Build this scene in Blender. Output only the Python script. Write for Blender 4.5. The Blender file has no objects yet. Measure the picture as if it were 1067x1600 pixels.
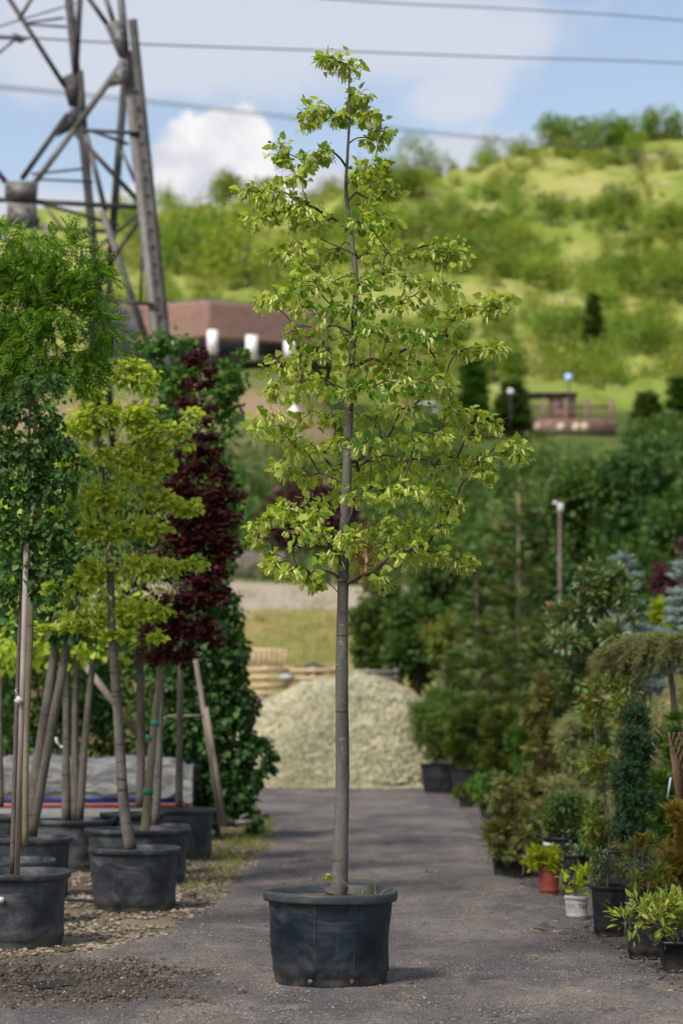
import bpy, math, random
import numpy as np
from mathutils import Vector, noise

random.seed(7); rng = np.random.default_rng(11)
C = bpy.context.scene
COL = C.collection

# ------------------------------------------------------------------ camera, sky, sun, exposure
F = 3333.0; CAMH = 1.4; PITCH = math.atan(320/F)
camd = bpy.data.cameras.new('camera'); cam = bpy.data.objects.new('camera', camd); COL.objects.link(cam)
cam.location = (0, 0, CAMH); cam.rotation_euler = (math.pi/2 + PITCH, 0, 0)
camd.sensor_fit = 'VERTICAL'; camd.sensor_height = 36; camd.lens = 36*F/1600
camd.clip_start = .1; camd.clip_end = 6000
camd.dof.use_dof = True; camd.dof.focus_distance = 11.4; camd.dof.aperture_fstop = 2.1
C.camera = cam

SUN_EL, SUN_AZ = math.radians(48), math.radians(-142)      # azimuth measured from +Y towards +X: behind and left of the camera
w = bpy.data.worlds.new('World'); C.world = w; w.use_nodes = True
nt = w.node_tree; nt.nodes.clear()
def N(nt, t, **k):
    n = nt.nodes.new(t)
    for a, b in k.items(): setattr(n, a, b)
    return n
def math_(nt, op, a, b=None, c=None, clamp=False):
    n = N(nt, 'ShaderNodeMath', operation=op, use_clamp=clamp)
    for i, v in enumerate((a, b, c)):
        if v is None: continue
        if isinstance(v, (int, float)): n.inputs[i].default_value = v
        else: nt.links.new(v, n.inputs[i])
    return n.outputs[0]
def mixc(nt, f, a, b, bt='MIX'):
    n = N(nt, 'ShaderNodeMix', data_type='RGBA', blend_type=bt)
    for i, v in ((0, f), (6, a), (7, b)):
        if isinstance(v, (int, float)): n.inputs[i].default_value = v
        elif isinstance(v, tuple): n.inputs[i].default_value = (*v[:3], 1)
        else: nt.links.new(v, n.inputs[i])
    return n.outputs[2]
def ss(nt, v, a, b):
    n = N(nt, 'ShaderNodeMapRange', interpolation_type='SMOOTHSTEP')
    nt.links.new(v, n.inputs[0]); n.inputs[1].default_value = a; n.inputs[2].default_value = b
    return n.outputs[0]
sky = N(nt, 'ShaderNodeTexSky', sky_type='NISHITA', sun_disc=False)
sky.sun_elevation = SUN_EL; sky.sun_rotation = SUN_AZ; sky.air_density = 1.0; sky.dust_density = 2.2; sky.ozone_density = 1.2
tc = N(nt, 'ShaderNodeTexCoord')
def wnoise(scale, detail, rough=.55, off=(0, 0, 0), st=(1, 1, 1)):
    m = N(nt, 'ShaderNodeMapping'); m.inputs['Location'].default_value = off; m.inputs['Scale'].default_value = st
    nt.links.new(tc.outputs['Generated'], m.inputs[0])
    n = N(nt, 'ShaderNodeTexNoise'); n.inputs['Scale'].default_value = scale; n.inputs['Detail'].default_value = detail
    n.inputs['Roughness'].default_value = rough; nt.links.new(m.outputs[0], n.inputs['Vector']); return n.outputs[0]
ga = math.cos(PITCH), math.sin(PITCH)
def dirof(px, py):
    cx = (px-533.5)/F; cy = (800-py)/F
    return Vector((cx, ga[0]-cy*ga[1], ga[1]+cy*ga[0])).normalized()
nz = wnoise(16, 9, .6); nzc = wnoise(42, 9, .6); nz2 = wnoise(3.2, 7, .55, (3, 1, 2), (1, 1, 2.2))
def blob(px, py, rx, rz):                                  # a cloud standing in one direction of the sky
    c = dirof(px, py)
    s = N(nt, 'ShaderNodeVectorMath', operation='SUBTRACT'); nt.links.new(tc.outputs['Generated'], s.inputs[0]); s.inputs[1].default_value = c
    m = N(nt, 'ShaderNodeVectorMath', operation='MULTIPLY'); nt.links.new(s.outputs[0], m.inputs[0]); m.inputs[1].default_value = (F/rx, F/rx, F/rz)
    l = N(nt, 'ShaderNodeVectorMath', operation='LENGTH'); nt.links.new(m.outputs[0], l.inputs[0])
    return math_(nt, 'SUBTRACT', 1.0, l.outputs['Value'])
def mx(*v):
    r = v[0]
    for x in v[1:]: r = math_(nt, 'MAXIMUM', r, x)
    return r
cum = mx(blob(335, 285, 125, 112), blob(368, 250, 85, 95), blob(297, 245, 70, 85), blob(280, 330, 135, 75), blob(410, 320, 75, 75), blob(345, 205, 40, 40))
cumd = math_(nt, 'ADD', cum, math_(nt, 'MULTIPLY', math_(nt, 'SUBTRACT', nzc, .5), 1.5))
cum_m = ss(nt, cumd, .08, .26)
low = mx(blob(740, 245, 180, 48), blob(900, 255, 200, 40), blob(560, 300, 240, 60), blob(60, 330, 240, 50))
low_m = ss(nt, math_(nt, 'ADD', low, math_(nt, 'MULTIPLY', math_(nt, 'SUBTRACT', nz, .5), .9)), .0, .55)
veil = mx(blob(300, 20, 620, 130), blob(640, 50, 300, 120), blob(150, 90, 420, 95), blob(700, 150, 110, 60))
veil_m = ss(nt, math_(nt, 'ADD', veil, math_(nt, 'MULTIPLY', math_(nt, 'SUBTRACT', nz, .5), 1.5)), -.05, .55)
gen_m = ss(nt, nz2, .50, .66)
sepz = N(nt, 'ShaderNodeSeparateXYZ'); nt.links.new(tc.outputs['Generated'], sepz.inputs[0])
outside = mx(ss(nt, sepz.outputs[2], .36, .48), ss(nt, math_(nt, 'MULTIPLY', sepz.outputs[1], -1.0), -.93, -.8))
gen_m = math_(nt, 'MULTIPLY', gen_m, outside)
SKYTINT = mixc(nt, 1.0, sky.outputs[0], (1.12, .98, .86), 'MULTIPLY')
K = 3.3
shade = ss(nt, wnoise(34, 6, .5, (0, 0, .012)), .32, .62)
ccol = mixc(nt, shade, (K*.93, K*.95, K*1.05), (K*1.32, K*1.30, K*1.31))
vcol = (K*1.0, K*1.02, K*1.12)
c1 = mixc(nt, math_(nt, 'MULTIPLY', veil_m, .74), SKYTINT, vcol)
c1 = mixc(nt, math_(nt, 'MULTIPLY', gen_m, .8), c1, vcol)
c1 = mixc(nt, math_(nt, 'MULTIPLY', low_m, .75), c1, (K*.98, K*.98, K*1.05))
c1 = mixc(nt, cum_m, c1, ccol)
bg = N(nt, 'ShaderNodeBackground'); bg.inputs[1].default_value = .10
nt.links.new(c1, bg.inputs[0]); wo = N(nt, 'ShaderNodeOutputWorld'); nt.links.new(bg.outputs[0], wo.inputs[0])

sund = bpy.data.lights.new('sun', 'SUN'); sun = bpy.data.objects.new('sun', sund); COL.objects.link(sun)
sund.energy = 1.5; sund.angle = math.radians(10); sund.color = (1, .965, .91)
sdir = Vector((math.sin(SUN_AZ)*math.cos(SUN_EL), math.cos(SUN_AZ)*math.cos(SUN_EL), math.sin(SUN_EL)))
sun.rotation_euler = sdir.to_track_quat('Z', 'Y').to_euler(); sun.location = (-8, -8, 20)
C.view_settings.view_transform = 'Standard'; C.view_settings.look = 'None'
C.view_settings.gamma = 1; C.view_settings.use_curve_mapping = False
C.view_settings.exposure = 1.15

# ------------------------------------------------------------------ helpers
def W(px, py, d):                                          # the point seen at a place of the photo, at distance d
    cx = (px-533.5)/F; cy = (800-py)/F
    v = Vector((cx, ga[0]-cy*ga[1], ga[1]+cy*ga[0])); k = d/v.y
    return Vector((v.x*k, d, CAMH+v.z*k))
def GD(py):                                                # distance of flat ground seen at row py
    v = W(0, py, 1.0); return CAMH/(CAMH-v.z)
def G(px, py): return W(px, py, GD(py))

def mesh_np(name, V, T, smooth=False):
    me = bpy.data.meshes.new(name); V = np.asarray(V, np.float32); T = np.asarray(T, np.int32)
    me.vertices.add(len(V)); me.vertices.foreach_set('co', V.ravel())
    me.loops.add(T.size); me.loops.foreach_set('vertex_index', T.ravel())
    me.polygons.add(len(T)); me.polygons.foreach_set('loop_start', np.arange(0, T.size, 3, dtype=np.int32))
    me.polygons.foreach_set('loop_total', np.full(len(T), 3, np.int32))
    if smooth: me.polygons.foreach_set('use_smooth', np.ones(len(T), bool))
    me.update(calc_edges=True); return me
def link(name, me, mat=None, parent=None, loc=(0, 0, 0)):
    o = bpy.data.objects.new(name, me); COL.objects.link(o); o.location = loc
    if mat is not None and me is not None and not me.materials: me.materials.append(mat)
    if parent is not None: o.parent = parent
    return o
def part(name, geo, mat, parent=None, origin=(0, 0, 0), smooth=False, loc=(0, 0, 0)):
    V, T = geo
    return link(name, mesh_np(name, np.asarray(V)-np.asarray(origin), T, smooth), mat, parent, loc)
def tag(o, label=None, cat=None, group=None, kind=None):
    if label: o['label'] = label
    if cat: o['category'] = cat
    if group: o['group'] = group
    if kind: o['kind'] = kind
    return o
def empty(name, loc, label, cat, group=None):
    o = link(name, None, loc=loc); o.empty_display_size = .1; return tag(o, label, cat, group)
def join(gs):
    gs = [g for g in gs if len(g[0])]
    Vs, Ts, n = [], [], 0
    for V, T in gs: Vs.append(np.asarray(V, float)); Ts.append(np.asarray(T)+n); n += len(V)
    return np.concatenate(Vs), np.concatenate(Ts)
def tri(quads):
    out = []
    for q in quads:
        for i in range(1, len(q)-1): out.append((q[0], q[i], q[i+1]))
    return out
def box(cx, cy, cz, sx, sy, sz, rz=0, bev=0.0, rx=0, ry=0):
    x, y, z = sx/2, sy/2, sz/2
    if bev <= 0:
        v = [(-x,-y,-z),(x,-y,-z),(x,y,-z),(-x,y,-z),(-x,-y,z),(x,-y,z),(x,y,z),(-x,y,z)]
        f = [(0,3,2,1),(4,5,6,7),(0,1,5,4),(1,2,6,5),(2,3,7,6),(3,0,4,7)]
    else:
        b = bev
        ring = [(-x+b,-y),(x-b,-y),(x,-y+b),(x,y-b),(x-b,y),(-x+b,y),(-x,y-b),(-x,-y+b)]
        inner = [(px*(1-b/x) if x else px, py*(1-b/y)) for px, py in ring]
        v = [(a, c, -z) for a, c in inner]+[(a, c, -z+b) for a, c in ring]+[(a, c, z-b) for a, c in ring]+[(a, c, z) for a, c in inner]
        f = [tuple(range(7, -1, -1)), tuple(range(24, 32))]
        for l in range(3):
            for i in range(8): f.append((l*8+i, l*8+(i+1) % 8, (l+1)*8+(i+1) % 8, (l+1)*8+i))
    v = np.array(v, float)
    if rx: c, s = math.cos(rx), math.sin(rx); v = v @ np.array([[1,0,0],[0,c,s],[0,-s,c]])
    if ry: c, s = math.cos(ry), math.sin(ry); v = v @ np.array([[c,0,-s],[0,1,0],[s,0,c]])
    if rz: c, s = math.cos(rz), math.sin(rz); v = v @ np.array([[c,s,0],[-s,c,0],[0,0,1]])
    return v+np.array([cx, cy, cz]), np.array(tri(f))
def tube(pts, rad, n=8, cap=True, wob=0, ph=0):
    P = np.array([tuple(p) for p in pts], float); m = len(P)
    R = np.full(m, rad) if np.isscalar(rad) else np.asarray(rad, float)
    V = []; up = np.array([0, 1.0, .01])
    for i in range(m):
        t = P[min(i+1, m-1)]-P[max(i-1, 0)]; t /= (np.linalg.norm(t)+1e-9)
        a = np.cross(t, up)
        if np.linalg.norm(a) < .1: a = np.cross(t, [1.0, 0, 0])
        a /= np.linalg.norm(a); b = np.cross(t, a)
        for k in range(n):
            an = 2*math.pi*k/n+ph
            rr = R[i]*(1+wob*math.sin(3.1*k+1.7*i)*.5+wob*math.sin(an*2+i*.8)*.5)
            V.append(P[i]+rr*(math.cos(an)*a+math.sin(an)*b))
    f = []
    for i in range(m-1):
        for k in range(n):
            f.append((i*n+k, i*n+(k+1) % n, (i+1)*n+(k+1) % n, (i+1)*n+k))
    if cap: f.append(tuple(range(n-1, -1, -1))); f.append(tuple((m-1)*n+k for k in range(n)))
    return np.array(V), np.array(tri(f))
def bar(a, b, wd, th, up=(0, 0, 1)):                       # straight bar of rectangular section
    a = np.array(tuple(a), float); b = np.array(tuple(b), float); t = b-a; t /= np.linalg.norm(t)
    s = np.cross(t, up); s /= np.linalg.norm(s); u = np.cross(s, t)
    V = [p+s*i*wd/2+u*j*th/2 for p in (a, b) for i, j in ((-1,-1),(1,-1),(1,1),(-1,1))]
    return np.array(V), np.array(tri([(0,3,2,1),(4,5,6,7),(0,1,5,4),(1,2,6,5),(2,3,7,6),(3,0,4,7)]))
def lathe(prof, n=48, fn=None):
    V = []; f = []
    for i, (r, z) in enumerate(prof):
        for k in range(n):
            a = 2*math.pi*k/n; rr, zz = (r, z) if fn is None else fn(r, z, a)
            V.append((rr*math.cos(a), rr*math.sin(a), zz))
    for i in range(len(prof)-1):
        for k in range(n): f.append((i*n+k, i*n+(k+1) % n, (i+1)*n+(k+1) % n, (i+1)*n+k))
    return np.array(V), np.array(tri(f))
def shift(g, d): return np.asarray(g[0])+np.array(tuple(d)), g[1]

def vn(x, y, z=0, s=1.0): return noise.noise(Vector((x*s, y*s, z*s)))
def fbm(x, y, s=1.0, o=4, z=0): return noise.fractal(Vector((x*s, y*s, z)), .5, 2.0, o)

# ---- leaf templates: length 1 along +Y, face up +Z
def tpl(v, f): return np.array(v, float), np.array(tri(f))
HEART = tpl([(0,0,0),(0,.5,-.05),(0,1.02,-.20),(-.30,-.05,.06),(-.50,.22,.05),(-.38,.60,-.02),(.30,-.05,.06),(.50,.22,.05),(.38,.60,-.02)],
            [(0,1,4,3),(1,2,5,4),(0,6,7,1),(1,7,8,2)])
OVAL = tpl([(0,0,0),(-.20,.4,.06),(0,.5,-.02),(.20,.4,.06),(-.15,.75,.0),(.15,.75,.0),(0,1.05,-.12)],
           [(0,2,1),(0,3,2),(1,2,6,4),(2,3,5,6)])
DIAM = tpl([(0,0,0),(-.36,.5,.08),(0,1,-.1),(.36,.5,.08)], [(0,3,2),(0,2,1)])
def _maple():
    v = [(0, .25, 0)]; k = 11
    rad = [.25, .62, .42, .85, .45, 1.0, .45, .85, .42, .62, .25]
    for i in range(k):
        a = math.radians(-150+30*i); v.append((rad[i]*.62*math.sin(a), .3+rad[i]*.62*math.cos(a), -.1*rad[i]+random.uniform(-.03, .03)))
    return tpl(v, [(0, i+1, i+2)[::-1] for i in range(1, k-1)]+[(0, 2, 1)])
MAPLE = _maple()
def _frond(n=6, lw=.22, droop=.35):
    v, f = [], []
    for i in range(n):
        y = .15+.8*i/(n-1); z = -droop*y*y; L = lw*(1.1-.4*abs(i/(n-1)-.45)*2)
        for s in (-1, 1):
            b = len(v); wv = .07
            v += [(0, y, z), (s*L*.5, y-wv+.05, z+.02), (s*L, y+.09, z-.03), (s*L*.5, y+wv+.07, z+.02)]
            f.append((b, b+1, b+2, b+3) if s < 0 else (b, b+3, b+2, b+1))
    b = len(v); v += [(-.008, 0, 0), (.008, 0, 0), (.008, .95, -droop*.9), (-.008, .95, -droop*.9)]; f.append((b, b+1, b+2, b+3))
    return tpl(v, f)
FROND = _frond()
def _needles(n=14, L=.35, wd=.035, spread=1.0):
    v, f = [], []
    r = random.Random(3)
    for i in range(n):
        y = .05+.85*i/n; a = i*2.4; ll = L*(1-.3*i/n)
        dx, dz = math.cos(a)*ll*.8*spread, math.sin(a)*ll*.8*spread
        px, pz = -math.sin(a)*wd, math.cos(a)*wd
        b = len(v); v += [(px, y, pz), (-px, y, -pz), (dx, y+ll*.65, dz)]; f.append((b, b+1, b+2))
    b = len(v); v += [(-.02, 0, 0), (.02, 0, 0), (0, 1.05, 0)]; f.append((b, b+1, b+2))
    return tpl(v, f)
NEEDLE = _needles()
NEEDLE_S = _needles(10, .5, .05)
def _scale():                                              # flat fan spray of a thuja or juniper
    v, f = [], []
    for a, L in ((-55, .5), (-32, .75), (-10, .95), (12, 1.0), (34, .8), (58, .5)):
        a = math.radians(a); d = (math.sin(a), math.cos(a)); p = (d[1]*.06, -d[0]*.06); b = len(v)
        v += [(0, 0, 0), (d[0]*L*.6-p[0], d[1]*L*.6-p[1], .04), (d[0]*L, d[1]*L, -.06), (d[0]*L*.6+p[0], d[1]*L*.6+p[1], .04)]
        f.append((b, b+3, b+2, b+1))
    return tpl(v, f)
SPRAY = _scale()
def _bract():                                              # pale strip of a lime flower with its hanging blossom heads
    v = [(0,0,0),(-.13,.3,.03),(.13,.3,.03),(-.12,.75,-.05),(.12,.75,-.05),(0,1,-.12)]; f = [(0,2,1),(1,2,4,3),(3,4,5)]
    r = random.Random(5)
    for i in range(6):
        a = i*1.1; x, y, z = .25*math.cos(a), .62+.22*math.sin(a), -.38-.14*(i % 2)
        b = len(v); s = .085
        v += [(x-s,y,z),(x,y-s,z+.03),(x+s,y,z),(x,y+s,z+.03),(x,y,z-.09)]; f += [(b,b+1,b+2,b+3),(b,b+4,b+1),(b+2,b+4,b+3)]
        b = len(v); v += [(0,.5,-.02),(.015,.5,-.02),(x,y,z)]; f.append((b,b+1,b+2))
    return tpl(v, f)
BRACT = _bract()
def _stone(seed=0):
    r = random.Random(seed)
    v = [(0,0,-.5),(0,0,.5)]+[(math.cos(i*1.2566)*.5, math.sin(i*1.2566)*.5, -.18) for i in range(5)]+[(math.cos(i*1.2566+.6)*.42, math.sin(i*1.2566+.6)*.42, .22) for i in range(5)]
    v = [tuple(c*r.uniform(.75, 1.2) for c in p) for p in v]
    f = []
    for i in range(5):
        j = (i+1) % 5; f += [(0, 2+j, 2+i), (1, 7+i, 7+j), (2+i, 2+j, 7+i), (2+j, 7+j, 7+i)]
    return np.array(v, float), np.array(f)
STONES = [_stone(i) for i in range(4)]
BLADE = tpl([(-.03,0,0),(.03,0,0),(.02,.6,.08),(-.02,.6,.08),(0,1,.3)], [(0,1,2,3),(3,2,4)])

def frames(D, up=None, roll=.6):
    D = D/(np.linalg.norm(D, axis=1, keepdims=True)+1e-9); n = len(D)
    U = np.tile([0, 0, 1.0], (n, 1)) if up is None else up
    U = U+rng.normal(0, roll, (n, 3))
    X = np.cross(D, U); X /= (np.linalg.norm(X, axis=1, keepdims=True)+1e-9)
    Z = np.cross(X, D); return np.stack([X, D, Z], axis=2)
def inst(t, P, M, S):
    V, T = t; n = len(P); S = np.asarray(S, float)
    S3 = S[:, None, None]*V[None] if S.ndim == 1 else S[:, None, :]*V[None]
    out = np.einsum('nij,nkj->nki', M, S3)+P[:, None]
    return out.reshape(-1, 3), (T[None]+(np.arange(n)*len(V))[:, None, None]).reshape(-1, 3)
def rand_rot(n):
    D = rng.normal(size=(n, 3)); return frames(D, rng.normal(size=(n, 3)), .1)
def stones(P, smin, smax, flat=.6):
    gs = []
    k = rng.integers(0, 4, len(P))
    for i in range(4):
        Q = P[k == i]
        if len(Q):
            s = smin+(smax-smin)*rng.random(len(Q))**2.5; S = np.stack([s, s*rng.uniform(.6, 1, len(Q)), s*flat*rng.uniform(.6, 1.2, len(Q))], 1)
            a = rng.random(len(Q))*6.28; c, s_ = np.cos(a), np.sin(a); M = np.zeros((len(Q), 3, 3)); M[:,0,0] = c; M[:,0,1] = -s_; M[:,1,0] = s_; M[:,1,1] = c; M[:,2,2] = 1
            gs.append(inst(STONES[i], Q, M, S))
    return join(gs)

def clump_points(cl, n, sub=.3, per=9, shell=.55):
    """points gathered in small clumps inside ellipsoids cl = [(centre, (rx,ry,rz))]; returns points, outward vectors"""
    vol = np.array([(c[1][0]*c[1][1]*c[1][2])**.67 for c in cl]); vol /= vol.sum()
    P, D = [], []
    for (c, r), v in zip(cl, vol):
        c = np.array(tuple(c)); r = np.array(r); k = max(1, int(round(n*v/per)))
        d = rng.normal(size=(k, 3)); d /= np.linalg.norm(d, axis=1, keepdims=True)
        q = c+d*r*(shell+(1-shell)*rng.random((k, 1)))**1.0*(.35+.65*rng.random((k, 1))**.35)
        o = rng.normal(size=(k, per, 3))*r*sub
        P.append((q[:, None]+o).reshape(-1, 3)); D.append((d[:, None]*.8+o/(np.linalg.norm(o, axis=2, keepdims=True)+1e-9)*.8).reshape(-1, 3))
    return np.concatenate(P), np.concatenate(D)
def leaves(cl, n, t, size, var=.35, droop=.3, roll=.5, flat=1.0, **k):
    P, D = clump_points(cl, n, **k)
    D = D*np.array([1, 1, flat])+np.array([0, 0, -droop])
    return inst(t, P, frames(D, None, roll), size*(1+var*rng.uniform(-1, 1, len(P))))

# ------------------------------------------------------------------ materials
def material(name):
    m = bpy.data.materials.new(name); m.use_nodes = True; nt = m.node_tree; nt.nodes.clear()
    out = N(nt, 'ShaderNodeOutputMaterial'); return m, nt, out
def tnoise(nt, scale, detail=4, rough=.6, st=None, coord='Object', dist=0):
    tc = N(nt, 'ShaderNodeTexCoord'); v = tc.outputs[coord]
    if st:
        mp = N(nt, 'ShaderNodeMapping'); mp.inputs['Scale'].default_value = st; nt.links.new(v, mp.inputs[0]); v = mp.outputs[0]
    n = N(nt, 'ShaderNodeTexNoise'); n.inputs['Scale'].default_value = scale; n.inputs['Detail'].default_value = detail
    n.inputs['Roughness'].default_value = rough; n.inputs['Distortion'].default_value = dist
    nt.links.new(v, n.inputs['Vector']); return n.outputs[0]
def bump(nt, h, s, d=.01):
    b = N(nt, 'ShaderNodeBump'); b.inputs['Strength'].default_value = s; b.inputs['Distance'].default_value = d
    nt.links.new(h, b.inputs['Height']); return b.outputs[0]
def leafmat(name, a, b, c=None, tr=.45, rough=.5, spec=.25, cw=.1):
    """leaf colours a..b picked leaf by leaf, a few leaves c"""
    m, nt, out = material(name)
    g = N(nt, 'ShaderNodeNewGeometry'); oi = N(nt, 'ShaderNodeObjectInfo')
    col = mixc(nt, g.outputs['Random Per Island'], a, b)
    h = math_(nt, 'FRACT', math_(nt, 'MULTIPLY', g.outputs['Random Per Island'], 37.7))
    if c: col = mixc(nt, math_(nt, 'GREATER_THAN', h, 1-cw), col, c)
    v = tnoise(nt, 2.2, 2)
    hv = N(nt, 'ShaderNodeHueSaturation'); nt.links.new(col, hv.inputs['Color'])
    nt.links.new(math_(nt, 'MULTIPLY_ADD', v, .6, .7), hv.inputs['Value'])
    nt.links.new(math_(nt, 'MULTIPLY_ADD', oi.outputs['Random'], .03, .485), hv.inputs['Hue'])
    p = N(nt, 'ShaderNodeBsdfPrincipled'); nt.links.new(hv.outputs[0], p.inputs['Base Color'])
    p.inputs['Roughness'].default_value = rough; p.inputs['Specular IOR Level'].default_value = spec
    t = N(nt, 'ShaderNodeBsdfTranslucent')
    nt.links.new(mixc(nt, 1.0, hv.outputs[0], (1.25, 1.2, .6), 'MULTIPLY'), t.inputs[0])
    mxs = N(nt, 'ShaderNodeMixShader'); mxs.inputs[0].default_value = tr
    nt.links.new(p.outputs[0], mxs.inputs[1]); nt.links.new(t.outputs[0], mxs.inputs[2]); nt.links.new(mxs.outputs[0], out.inputs[0])
    return m
def solid(name, a, b=None, scale=6, rough=.7, bs=.3, bd=.01, st=None, spec=.3, metal=0, detail=5, coord='Object', lo=.35, hi=.65):
    m, nt, out = material(name); p = N(nt, 'ShaderNodeBsdfPrincipled')
    n = tnoise(nt, scale, detail, .65, st, coord)
    nt.links.new(mixc(nt, ss(nt, n, lo, hi), a, b or tuple(x*1.3 for x in a)), p.inputs['Base Color'])
    p.inputs['Roughness'].default_value = rough; p.inputs['Specular IOR Level'].default_value = spec; p.inputs['Metallic'].default_value = metal
    if bs: nt.links.new(bump(nt, n, bs, bd), p.inputs['Normal'])
    nt.links.new(p.outputs[0], out.inputs[0]); return m
def barkmat(name, a, b, lent=(.3, .28, .25), sc=1.0):
    m, nt, out = material(name); p = N(nt, 'ShaderNodeBsdfPrincipled')
    n1 = tnoise(nt, 9*sc, 5, .6, (1, 1, .35)); n2 = tnoise(nt, 26*sc, 3, .6, (1, 1, 4.0)); n3 = tnoise(nt, 6*sc, 2, .5, (.5, .5, 7.0))
    c = mixc(nt, ss(nt, n1, .35, .65), a, b)
    c = mixc(nt, math_(nt, 'MULTIPLY', ss(nt, n2, .62, .70), .55), c, lent)
    c = mixc(nt, math_(nt, 'MULTIPLY', ss(nt, n3, .63, .67), .7), c, tuple(x*.35 for x in a))
    nt.links.new(c, p.inputs['Base Color']); p.inputs['Roughness'].default_value = .8; p.inputs['Specular IOR Level'].default_value = .2
    nt.links.new(bump(nt, math_(nt, 'ADD', n2, n1), .5, .004), p.inputs['Normal'])
    nt.links.new(p.outputs[0], out.inputs[0]); return m
def potmat(name, a, dust, amt=.5, rough=.42):
    m, nt, out = material(name); p = N(nt, 'ShaderNodeBsdfPrincipled')
    big = tnoise(nt, 3.2, 4, .6, (1, 1, 1.6), dist=1.2); st = tnoise(nt, 22, 4, .7, (1, 1, .12)); fine = tnoise(nt, 120, 2)
    mud = tnoise(nt, 7, 6, .7)
    tcn = N(nt, 'ShaderNodeTexCoord'); sp = N(nt, 'ShaderNodeSeparateXYZ'); nt.links.new(tcn.outputs['Object'], sp.inputs[0])
    lowz = math_(nt, 'SUBTRACT', 1.0, ss(nt, sp.outputs[2], .0, .16))
    c = mixc(nt, math_(nt, 'MULTIPLY', ss(nt, big, .42, .75), amt), a, dust)
    c = mixc(nt, math_(nt, 'MULTIPLY', ss(nt, st, .55, .75), amt*.45), c, dust)
    c = mixc(nt, math_(nt, 'MULTIPLY', math_(nt, 'MULTIPLY', lowz, ss(nt, mud, .35, .7)), amt*1.1), c, (.10, .09, .07))
    c = mixc(nt, math_(nt, 'MULTIPLY', ss(nt, fine, .62, .7), .25), c, dust)
    nt.links.new(c, p.inputs['Base Color'])
    nt.links.new(math_(nt, 'MULTIPLY_ADD', ss(nt, big, .35, .7), .3, rough), p.inputs['Roughness'])
    p.inputs['Specular IOR Level'].default_value = .35
    nt.links.new(bump(nt, tnoise(nt, 2.4, 3, .5, (1, 1, 1.8), dist=1.6), .32, .05), p.inputs['Normal']); nt.links.new(p.outputs[0], out.inputs[0]); return m

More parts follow.
